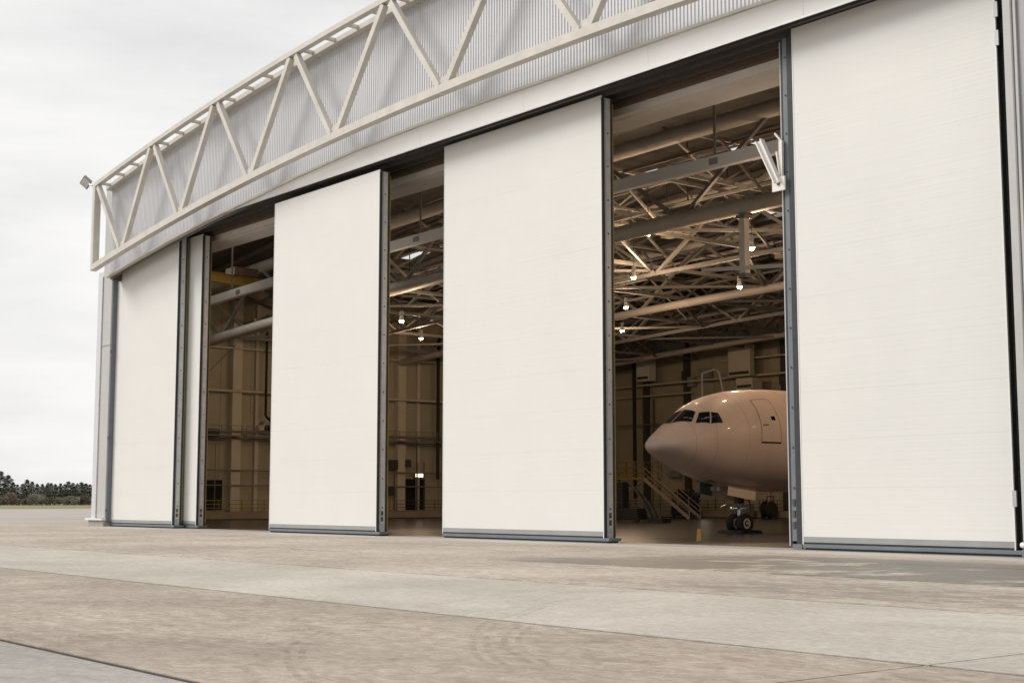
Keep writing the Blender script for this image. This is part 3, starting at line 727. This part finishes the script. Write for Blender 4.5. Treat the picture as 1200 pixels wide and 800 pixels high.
# hand rails on the podium
def rail(p0, p1, label, m=M_dullyellow, seg=2.3):
    p0, p1 = Vector(p0), Vector(p1); n = max(2, int((p1 - p0).length / seg)); r = thing('guard_rail', label, 'railing', p0); d = p1 - p0
    for z in (.35, .7, 1.05): MB().beam((0, 0, z), tuple(d + Vector((0, 0, z))), .06, .06).build('bar', m, r)
    for i in range(n + 1):
        q = d * i / n; MB().beam((q.x, q.y, 0), (q.x, q.y, 1.05), .06, .06).build('post', m, r)
rail((INL + 2.0, 54, .745), (INL + 2.0, 80, .745), 'dull yellow guard rail on the side wall podium before the big tan column')
rail((INL + 2.0, 80.8, .745), (INL + 2.0, 109, .745), 'dark guard rail on the side wall podium below the lit sign', M_brownsteel)
rail((INL + 3, 109.8, .745), (-62, 109.8, .745), 'long dark guard rail along the back wall podium behind the nose wheel', M_brownsteel)

# access stairs with yellow platform
sx0, sy0 = -105.3, 97.0
stp = thing('access_stairs', 'steel maintenance stairs with yellow railed platform beneath the aircraft nose', 'stairs', (sx0, sy0, 0))
MB().box(-2.2, 4.1, 0, 2.6, 3.85, 4.0).build('platform', M_dullyellow, stp)
for x, y in ((-2.0, .1), (-2.0, 2.5), (3.9, .1), (3.9, 2.5)): MB().beam((x, y, 0), (x, y, 3.85), .16, .16).build('leg', M_truss, stp)
for y in (.05, 2.55):
    g_ = MB()
    for z in (4.5, 5.05, 5.6): g_.beam((-2.2, y, z), (4.1, y, z), .06, .06)
    for k in range(6): g_.beam((-2.2 + k * 1.26, y, 4.0), (-2.2 + k * 1.26, y, 5.6), .07, .07)
    g_.build('platform_rail', mat('ochre_rail', (0.22, 0.16, 0.05), .6), stp)
for y in (.15, 1.65):
    MB().beam((4.1, y, 3.9), (10.2, y, .1), .10, .32).build('stringer', M_pod, stp)
    g_ = MB(); g_.beam((4.1, y, 5.0), (10.2, y, 1.2), .06, .06); g_.beam((4.1, y, 4.5), (10.2, y, .7), .05, .05)
    for k in range(5): u = k / 4; g_.beam((4.1 + 6.1 * u, y, 3.9 - 3.8 * u), (4.1 + 6.1 * u, y, 5.0 - 3.8 * u), .06, .06)
    g_.build('stair_rail', M_pod, stp)
for k in range(16):
    u = (k + .5) / 16; MB().box(4.1 + 6.1 * u - .14, 4.1 + 6.1 * u + .14, .2, 1.6, 3.88 - 3.8 * u - .02, 3.88 - 3.8 * u + .02).build('tread', M_truss, stp)
MB().beam((3.9, .1, 3.6), (.8, .1, 1.8), .12, .12).build('brace', M_truss, stp)
MB().beam((-2.0, .1, 2.0), (3.9, .1, .4), .08, .08).build('brace', M_truss, stp)
MB().box(.4, .75, .9, 1.2, 4.0, 5.3).build('ladder_post', M_yellow, stp)

# dark test rig under the platform
rg_ = thing('ground_power_rig', 'dark machine with curved hoses standing near the yellow railed stairs', 'machine', (-85.2, 80.2, 0))
bevel(MB().box(-1.6, 1.4, -.6, .6, .25, 1.15).build('body', M_black, rg_), .06)
bevel(MB().box(-1.2, -.5, -.4, .4, 1.15, 3.3).build('tower', M_black, rg_), .05)
for k in range(4):
    pts = [(.1 + .2 * k + 3.0 * u, -.7 + .25 * k, 3.4 - .4 * k - 3.0 * u ** (1.6 + .3 * k)) for u in [i / 8 for i in range(9)]]
    MB().path(pts, .07, 6).build('hose', M_black if k % 2 else M_darksteel, rg_, smooth=True)
for x in (-1.2, 1.8): MB().tube((x, -.85, .25), (x, -1.05, .25), .25, n=14).build('wheel', M_tyre, rg_)
MB().box(2.6, 4.2, -.5, .5, .02, .35).build('skid', M_black, rg_)

# blue bin on the podium
bb = thing('waste_bin', 'blue bin heaped with dark bags behind the stairs', 'bin', (-105.9, 107.6, 0))
bevel(MB().box(-1.35, 1.35, -.8, .8, .22, 1.75).build('tub', M_blue, bb), .06)
MB().box(-1.42, 1.42, -.86, .86, 1.75, 1.86).build('rim', M_blue, bb)
for x in (-1, 1): MB().tube((x, -.6, .2), (x, -.75, .2), .2, n=12).build('castor', M_tyre, bb)
rnd = random.Random(5)
for k in range(7):
    me = bpy.data.meshes.new('bag'); bmm = bmesh.new(); bmesh.ops.create_icosphere(bmm, subdivisions=2, radius=.5)
    for v in bmm.verts: v.co *= 1 + rnd.uniform(-.22, .22)
    bmm.to_mesh(me); bmm.free(); me.materials.append(M_black if k % 3 else M_darksteel)
    o = link('bag', me, bb, (-1.2 + .42 * k, rnd.uniform(-.3, .3), 2.05 + rnd.uniform(0, .55)))
# hose reel cart
ct = thing('hose_cart', 'small dark hose reel cart parked by the back wall podium', 'cart', (-95.2, 108.4, 0))
MB().tube((-.3, 0, .95), (.3, 0, .95), .72, n=20).build('reel', M_black, ct)
for x in (-.42, .42):
    MB().tube((x - .05, 0, .95), (x + .05, 0, .95), .8, n=20).build('reel_flange', M_darksteel, ct)
    MB().tube((x - .07, -.3, .3), (x + .07, -.3, .3), .3, n=16).build('wheel', M_tyre, ct)
MB().path([(-.4, .1, .9), (-.4, .3, 2.2), (.4, .3, 2.2), (.4, .1, .9)], .05).build('handle', M_red, ct)
for i, (x, y) in enumerate([(-98.5, 108.6), (-89, 108.5)]):
    cbt = thing('tool_cabinet', ['grey tool cabinet against the back wall podium by the hose cart', 'grey tool cabinet against the back wall podium far from the stairs'][i], 'cabinet', (x, y, 0))
    bevel(MB().box(-.9, .9, -.4, .4, .1, 1.5).build('carcass', M_skirt, cbt), .03)
    for k in range(4): MB().box(-.85, .85, -.43, -.405, .18 + k * .32, .44 + k * .32).build('drawer', M_slate, cbt)

# ================================================================== AIRCRAFT
AX, AY, AZ = -53.0, 51.45, 5.05
air = thing('airliner', 'wide body airliner in plain pinkish primer with its nose at the open door', 'airplane', (AX, AY, 0))
SS = [0, .05, .12, .25, .4, .8, 1.3, 1.9, 2.5, 3.1, 3.8, 4.6, 5.6, 7, 9, 12, 40, 46, 52, 57, 59]
TT = [-.48, -.31, -.21, -.10, -.02, .26, .59, 1.01, 1.46, 1.84, 2.15, 2.38, 2.58, 2.73, 2.82, 2.82, 2.82, 2.80, 2.7, 2.55, 2.4]
BB = [-.48, -.65, -.74, -.83, -.91, -1.11, -1.36, -1.63, -1.88, -2.07, -2.26, -2.42, -2.55, -2.68, -2.82, -2.82, -2.82, -1.9, -.3, 1.3, 1.9]
WW = [0, .33, .52, .73, .91, 1.26, 1.56, 1.80, 1.93, 2.12, 2.30, 2.46, 2.60, 2.74, 2.82, 2.82, 2.82, 2.4, 1.6, .7, .3]
def hermite(xs_, ys_, x):
    n = len(xs_)
    if x <= xs_[0]: return ys_[0]
    if x >= xs_[-1]: return ys_[-1]
    i = max(j for j in range(n - 1) if xs_[j] <= x)
    def slope(j):
        if j == 0 or j == n - 1: k_ = 0 if j == 0 else n - 2; return (ys_[k_ + 1] - ys_[k_]) / (xs_[k_ + 1] - xs_[k_])
        a = (ys_[j] - ys_[j - 1]) / (xs_[j] - xs_[j - 1]); b2 = (ys_[j + 1] - ys_[j]) / (xs_[j + 1] - xs_[j])
        return 0 if a * b2 <= 0 else 2 * a * b2 / (a + b2)
    h_ = xs_[i + 1] - xs_[i]; u = (x - xs_[i]) / h_
    return (2 * u ** 3 - 3 * u ** 2 + 1) * ys_[i] + (u ** 3 - 2 * u ** 2 + u) * h_ * slope(i) + (-2 * u ** 3 + 3 * u ** 2) * ys_[i + 1] + (u ** 3 - u ** 2) * h_ * slope(i + 1)
def sec(s): return hermite(SS, TT, s), hermite(SS, BB, s), hermite(SS, WW, s)
def surf(s, th, off=0.0):          # th from the crown; positive to port (+x)
    T, B, W = sec(s); c_, h_ = (T + B) / 2, (T - B) / 2
    p = Vector((W * math.sin(th), s, AZ + c_ + h_ * math.cos(th)))
    if off:
        e = 1e-3; a = surf(s + e, th) - p; b2 = surf(s, th + e) - p; nn = a.cross(b2).normalized()
        if nn.dot(Vector((math.sin(th), -.3, math.cos(th)))) < 0: nn = -nn
        p = p + nn * off
    return p
st_s = [0, .01, .03, .06, .1, .15, .2, .27, .35, .45, .56, .68, .82] + [1 + .2 * i for i in range(45)] + [10.5, 12, 16, 20, 26, 32, 40, 43, 46, 49, 52, 55, 57, 59]
NA = 64; vs, fs = [tuple(surf(0, 0))], []
for s in st_s[1:]:
    for i in range(NA): vs.append(tuple(surf(s, 2 * math.pi * i / NA)))
for i in range(NA): fs.append((0, 1 + i, 1 + (i + 1) % NA))
for k in range(len(st_s) - 2):
    for i in range(NA):
        a = 1 + k * NA; fs.append((a + i, a + NA + i, a + NA + (i + 1) % NA, a + (i + 1) % NA))
fs.append(tuple(1 + (len(st_s) - 2) * NA + i for i in range(NA)))
fus = MB().add(vs, fs).build('fuselage', M_air, air)
for p in fus.data.polygons: p.use_smooth = True
def patch(name, corners, m, parent, off=.006, n=8):
    # corners: (s, th in degrees) tl, tr, br, bl ; bilinear patch hugging the skin
    (a, b2, c_, d) = [Vector((q[0], R_(q[1]))) for q in corners]; vs, fs = [], []
    for i in range(n + 1):
        for j in range(n + 1):
            u, v = i / n, j / n; q = (a * (1 - u) + b2 * u) * (1 - v) + (d * (1 - u) + c_ * u) * v
            vs.append(tuple(surf(q.x, q.y, off)))
    for i in range(n):
        for j in range(n): o = i * (n + 1) + j; fs.append((o, o + n + 1, o + n + 2, o + 1))
    o = MB().add(vs, fs).build(name, m, parent)
    for p in o.data.polygons: p.use_smooth = True
    return o
def seam(name, pts, wd, m, parent, off=.005):   # polyline in (s, th deg) drawn as a thin strip on the skin
    Q = []
    for (s0, t0), (s1, t1) in zip(pts[:-1], pts[1:]):
        k_ = max(2, int(max(abs(s1 - s0) / .12, abs(t1 - t0) / 3)))
        Q += [(s0 + (s1 - s0) * i / k_, t0 + (t1 - t0) * i / k_) for i in range(k_)]
    Q.append(pts[-1]); P = [surf(s, R_(t_), off) for s, t_ in Q]; vs = []
    for i, p in enumerate(P):
        d = (P[min(i + 1, len(P) - 1)] - P[max(i - 1, 0)]).normalized()
        nn = (surf(Q[i][0], R_(Q[i][1]), off + .05) - p).normalized(); s_ = d.cross(nn).normalized() * wd / 2
        vs += [p - s_, p + s_]
    return MB().add(vs, [(2 * i, 2 * i + 1, 2 * i + 3, 2 * i + 2) for i in range(len(P) - 1)]).build(name, m, parent)
WIN = [[(2.50, 1.5), (2.48, 27.0), (1.88, 39.5), (1.50, 1.5)], [(2.54, 30.0), (2.93, 40.5), (2.58, 59.0), (1.98, 43.5)], [(2.98, 42.0), (3.26, 48.0), (3.24, 66.0), (2.64, 60.5)]]
for sg in (1, -1):
    for q in WIN:
        big_ = []
        cs = sum(p[0] for p in q) / 4; ct_ = sum(p[1] for p in q) / 4
        SH = -7.0; big_ = [(cs + (p[0] - cs) * 1.08, SH * max(0, 1 - ct_ / 45) + sg * (ct_ + (p[1] - ct_) * 1.08)) for p in q]
        fr = patch('window_frame', big_, M_wframe, fus, .005)
        patch('cockpit_window', [(p[0], SH * max(0, 1 - ct_ / 45) + sg * p[1]) for p in q], M_glass, fus, .012)
    dr = [(5.70, 39.0), (6.95, 39.0), (6.90, 96.0), (5.52, 96.0)]
    d_ = [(p[0], sg * p[1]) for p in dr]
    pd = patch('passenger_door', d_, M_air, fus, .012, 14)
    seam('door_seam', [d_[0], d_[1], d_[2], d_[3], d_[0]], .035, M_airline, fus, .016)
    seam('door_sill', [d_[3], d_[2]], .09, M_darksteel, fus, .017)
    m_s, m_t = sum(p[0] for p in d_) / 4, sum(p[1] for p in d_) / 4
    patch('door_window', [(m_s + .14, m_t - 2.5 * sg), (m_s + .42, m_t - 2.5 * sg), (m_s + .42, m_t + 2.5 * sg), (m_s + .14, m_t + 2.5 * sg)], M_glass, fus, .02, 4)
    patch('door_handle', [(m_s - .55, m_t + 7 * sg), (m_s - .15, m_t + 7 * sg), (m_s - .15, m_t + 9 * sg), (m_s - .55, m_t + 9 * sg)], M_airline, fus, .02, 4)
for s_ in (1.55, 2.75, 4.75, 8.2, 13, 18, 24): seam('skin_joint', [(s_ + (.25 if s_ < 3 else 0) * abs(math.cos(R_(t_))), t_) for t_ in range(-178, 179, 8)], .013, M_airline, fus, .004)
seam('reflection_arc', [(1.95, 12), (2.05, 30), (2.35, 44), (3.0, 52)], .05, M_wframe, fus, .012)  # reflection at the windshield, painted as a pale strip on the skin
# wings
for sg in (1, -1):
    vs = []
    for (xw, y0, ch, z0, th_) in ((2.2, 19.0, 11.5, 3.7, 1.5), (9.5, 24.0, 7.2, 4.6, .9), (29.0, 35.5, 2.6, 6.4, .3)):
        for u, v in ((0, 0), (.15, .6), (.45, 1), (1, .05), (.5, -.55), (.12, -.45)): vs.append((sg * xw, y0 + ch * u, z0 + th_ * v * .5))
    fs = [(k * 6 + i, k * 6 + (i + 1) % 6, k * 6 + 6 + (i + 1) % 6, k * 6 + 6 + i) for k in range(2) for i in range(6)] + [(12, 13, 14, 15, 16, 17)]
    MB().add(vs, fs).build('wing', M_air, air, smooth=True)
MB().add([(-.3, 50, 7.5), (.3, 50, 7.5), (.25, 57.5, 7.6), (-.25, 57.5, 7.6), (-.1, 56.2, 16.8), (.1, 56.2, 16.8), (.1, 59.4, 16.8), (-.1, 59.4, 16.8)], [(0, 1, 2, 3), (7, 6, 5, 4), (0, 4, 5, 1), (1, 5, 6, 2), (2, 6, 7, 3), (3, 7, 4, 0)]).build('tail_fin', M_air, air)
# nose gear
GY = 6.55
ng = MB().tube((0, GY + .25, 2.7), (0, GY, .95), .14, n=14).build('nose_gear_leg', M_chrome, air, smooth=True)
def G(o): o.parent = ng; return o
G(MB().tube((0, GY, .95), (0, GY, .52), .09, n=12).build('oleo', M_rim, smooth=True))
G(MB().tube((-.5, GY, .53), (.5, GY, .53), .09, n=12).build('axle', M_chrome, smooth=True))
G(MB().tube((0, GY + .2, 1.9), (0, GY - 1.6, 2.75), .07, n=8).build('drag_strut', M_chrome, smooth=True))
G(MB().tube((-.55, GY - .1, 1.35), (.55, GY - .1, 1.35), .06, n=8).build('steering_bar', M_chrome, smooth=True))
G(MB().path([(0, GY + .1, 1.2), (0, GY + .5, .95), (0, GY + .1, .62)], .05).build('torque_link', M_chrome, smooth=True))
G(MB().path([(-.2, GY - .1, 1.4), (-.5, GY - .5, 1.5), (-.8, GY - .6, 1.38)], .05).build('tow_fitting', M_chrome, smooth=True))
G(MB().path([(.2, GY - .2, 2.2), (.34, GY - .3, 1.7), (.15, GY - .25, 1.3)], .04).build('hydraulic_line', M_darksteel, smooth=True))
G(MB().path([(.3, GY + .3, 2.1), (.34, GY + .5, 1.5), (.3, GY + .45, .9)], .045).build('red_cover_strap', M_red, smooth=True))
G(MB().box(-.16, .16, GY - .25, GY + .2, 1.6, 2.3).build('gear_collar', M_darksteel))
def wheel(x):
    prof = [(.30, .30), (.40, .32), (.50, .27), (.53, .17), (.535, 0), (.53, -.17), (.50, -.27), (.40, -.32), (.30, -.30)]
    n = 32; vs, fs = [], []
    for i in range(n):
        a = 2 * math.pi * i / n
        for r, wx in prof: vs.append((x + wx * .62, GY + r * math.cos(a), .535 + r * math.sin(a)))
    m_ = len(prof)
    for i in range(n):
        for j in range(m_ - 1): fs.append((i * m_ + j, ((i + 1) % n) * m_ + j, ((i + 1) % n) * m_ + j + 1, i * m_ + j + 1))
    wh = MB().add(vs, fs).build('wheel', M_tyre, air, smooth=True)
    for e in (1, -1):
        MB().tube((x + e * .02, GY, .535), (x + e * .155, GY, .535), .285, .285, n=24).build('rim', M_rim, wh, smooth=True)
        MB().tube((x + e * .156, GY, .535), (x + e * .175, GY, .535), .18, .16, n=20).build('rim_dish', M_darksteel, wh)
        MB().tube((x + e * .176, GY, .535), (x + e * .25, GY, .535), .085, .06, n=14).build('hub_cap', M_rim, wh)
wheel(-.37); wheel(.37)
# gear bay, doors
def slab4(name, pts, m, tk=.05):
    vs = [tuple(q) for q in pts] + [(q[0] - math.copysign(tk, q[0]), q[1], q[2]) for q in pts]
    return bevel(MB().add(vs, [(0, 1, 2, 3), (7, 6, 5, 4), (0, 4, 5, 1), (1, 5, 6, 2), (2, 6, 7, 3), (3, 7, 4, 0)]).build(name, m, air), .012)
MB().box(-.5, .5, 3.8, GY + .7, 2.72, 3.4).build('gear_bay', M_bay, air)
for sg in (1, -1):
    slab4('gear_door', [(sg * .68, 5.02, 2.60), (sg * .68, 7.18, 2.40), (sg * .82, 6.92, 1.74), (sg * .82, 4.76, 2.04)], M_air)
    MB().beam((sg * .6, 5.6, 2.3), (sg * .15, GY, 2.2), .05, .05).build('door_link', M_chrome, air)
slab4('bay_flap', [(-.45, 3.95, 2.75), (-.45, 4.95, 2.62), (-.5, 4.9, 2.0), (-.5, 3.95, 2.12)], M_bay)
for x in (-.22, .22): MB().tube((x, GY - 1.75, 2.38), (x, GY - 1.9, 2.38), .12, n=14).build('taxi_light', M_rim, air)
# chocks
for i, dy in enumerate((-.74, .74)):
    o = MB().prism([(-.16, 0), (.16, 0), (.02, .17), (-.1, .17)], -.85, .85).build('wheel_chock', M_black)
    o.rotation_euler = (0, 0, R_(-90 if dy < 0 else 90)); o.location = (AX, AY + GY + dy, .004)
    tag(o, ['long black rubber chock ahead of the aircraft nose wheels', 'long black rubber chock behind the aircraft nose wheels'][i], 'chock')

# ================================================================== FLOODLIGHT ON THE ROOF EDGE
fl = thing('floodlight', 'square grey floodlight on the outer tip of the roof truss', 'floodlight', (-94.4, 38.0, 23.75))
MB().path([(.1, 0, -.1), (-.55, 0, -.05), (-.9, -.05, .1)], .07).build('arm', M_galv, fl)
hd = bevel(MB().box(-.75, .75, -.55, .55, -.11, .11).build('housing', M_skirt, fl), .04)
hd.scale = (.62, .62, .8); hd.location = (-1.4, -.1, .32); hd.rotation_euler = (R_(-46), R_(-24), R_(0))
g_ = MB().box(-.62, .62, -.42, .42, -.122, -.112).build('glass', M_galv, hd)
MB().box(-.7, .7, -.03, .03, .112, .17).build('cooling_fin', M_galv, hd)

# ================================================================== TREES BEYOND THE AIRFIELD
def leafball(mb, cx, cy, cz, rx, rz, n, sz, rnd):
    for _ in range(n):
        while True:
            p = Vector((rnd.uniform(-1, 1), rnd.uniform(-1, 1), rnd.uniform(-1, 1)))
            if .35 < p.length < 1: break
        q = Vector((cx + p.x * rx, cy + p.y * rx, cz + p.z * rz)); a = Vector((rnd.gauss(0, 1), rnd.gauss(0, 1), rnd.gauss(0, 1))).normalized(); b2 = a.orthogonal().normalized(); s_ = sz * rnd.uniform(.6, 1.3)
        mb.add([q + a * s_, q - a * s_ * .5 + b2 * s_ * .8, q - a * s_ * .6 - b2 * s_ * .8], [(0, 1, 2)])
def conifer(h_, rnd, n=900):
    mb = MB()
    for k in range(n):
        u = rnd.random() ** .8; z = h_ * (.05 + .95 * u); r = (1 - u) ** .6 * h_ * .30 * rnd.uniform(.3, 1.1) * (1 + .25 * math.sin(u * 40))
        a = rnd.uniform(0, 6.283); q = Vector((r * math.cos(a), r * math.sin(a), z)); s_ = rnd.uniform(.28, .6)
        d = Vector((math.cos(a), math.sin(a), -.25)); e = Vector((-math.sin(a), math.cos(a), rnd.uniform(-.4, .4)))
        mb.add([q + d * s_ * 1.2, q - d * s_ * .4 + e * s_ * .6, q - d * s_ * .4 - e * s_ * .6], [(0, 1, 2)])
    return mb
def broad(h_, rnd, n=10):
    mb = MB()
    for k in range(n):
        a = rnd.uniform(0, 6.283); r = rnd.uniform(0, .34) * h_; leafball(mb, r * math.cos(a), r * math.sin(a), h_ * rnd.uniform(.12, .78), h_ * rnd.uniform(.18, .28), h_ * rnd.uniform(.15, .22), 95, .4, rnd)
    return mb
def limbs(mb, h_, rnd):
    mb.tube((0, 0, 0), (0, 0, h_ * .85), h_ * .022, h_ * .006, n=7)
    for k in range(6):
        a = rnd.uniform(0, 6.283); z = h_ * rnd.uniform(.3, .65); mb.tube((0, 0, z), (math.cos(a) * h_ * .14, math.sin(a) * h_ * .14, z + h_ * .08), h_ * .008, h_ * .003, n=5)
    return mb
rnd = random.Random(11)
protos = {}
def tree(kind, x, y, h_, label, group, name):
    if kind not in protos:
        cm = (conifer(10, rnd) if kind[0] == 'c' else broad(10, rnd)).mesh('crown'); cm.materials.append({'c': M_conifer, 'o': M_leaf1, 'r': M_leaf2}[kind[0]])
        tm = limbs(MB(), 10, rnd).mesh('trunk'); tm.materials.append(M_bark); protos[kind] = (cm, tm)
    r = thing(name, label, 'tree' if kind[0] == 'c' else 'shrub', (x, y, -.12), group); r.scale = (h_ / 10 * rnd.uniform(.9, 1.25),) * 2 + (h_ / 10,); r.rotation_euler.z = rnd.uniform(0, 6.28)
    link('trunk', protos[kind][1], r); link('crown', protos[kind][0], r)
# visible slice of the wood edge, direction fixed by where it stands on the field
def onray(px, dist):
    d = (F_ * 1667 + RT * (px - 600)); d.z = 0; d.normalize(); return d * dist
for i, (px, h_) in enumerate([(7, 15.8), (16, 14.2), (1, 11.8), (22, 10.8), (27, 9.8), (33, 10.2), (38, 12.0), (44, 11.2), (50, 10.0), (56, 10.0), (61, 9.6), (66, 10.6), (71, 9.9), (77, 10.4), (82, 10.2), (86, 11.2), (91, 10.6), (95, 9.8), (101, 10.9), (106, 10.4), (111, 10), (-6, 11), (-12, 10), (-20, 11.5)]):
    p = onray(px, 712 + (i % 3) * 7); tall = h_ > 13
    tree('c%d' % (i % 4), p.x, p.y, h_, 'tall conifer rising above the edge of the distant wood' if tall else 'dark conifer in the row at the edge of the distant wood', 'conifers at the edge of the wood', 'conifer_tree')
for i, (px, h_, kd) in enumerate([(3, 6.5, 'r'), (12, 4.6, 'o'), (20, 7.4, 'r'), (26, 4.4, 'r'), (30, 3.9, 'o'), (37, 4.5, 'r'), (42, 4.8, 'o'), (48, 6.2, 'o'), (55, 6.4, 'o'), (61, 4.4, 'o'), (68, 4.8, 'r'), (75, 4.2, 'o'), (83, 5.0, 'o'), (88, 5.2, 'o'), (95, 5.0, 'o'), (103, 6.0, 'r'), (109, 5, 'o'), (-8, 5, 'o')]):
    p = onray(px, 698 + (i % 2) * 4)
    tree(kd + str(i % 2), p.x, p.y, h_, 'round olive shrub before the distant conifers' if kd == 'o' else 'round russet shrub before the distant conifers', 'shrubs before the wood', 'round_shrub')
wood = MB(); me_w = []
for i in range(700):
    px = rnd.uniform(-900, 118); p = onray(px, rnd.uniform(720, 800)); h_ = rnd.uniform(8.2, 10.8)
    c_ = conifer(h_, rnd, 300) if rnd.random() < .6 else broad(h_ * .9, rnd, 3)
    wood.add([(v[0] + p.x, v[1] + p.y, v[2] - .12) for v in c_.v], c_.f)
o = wood.build('distant_wood', M_conifer); o['kind'] = 'stuff'
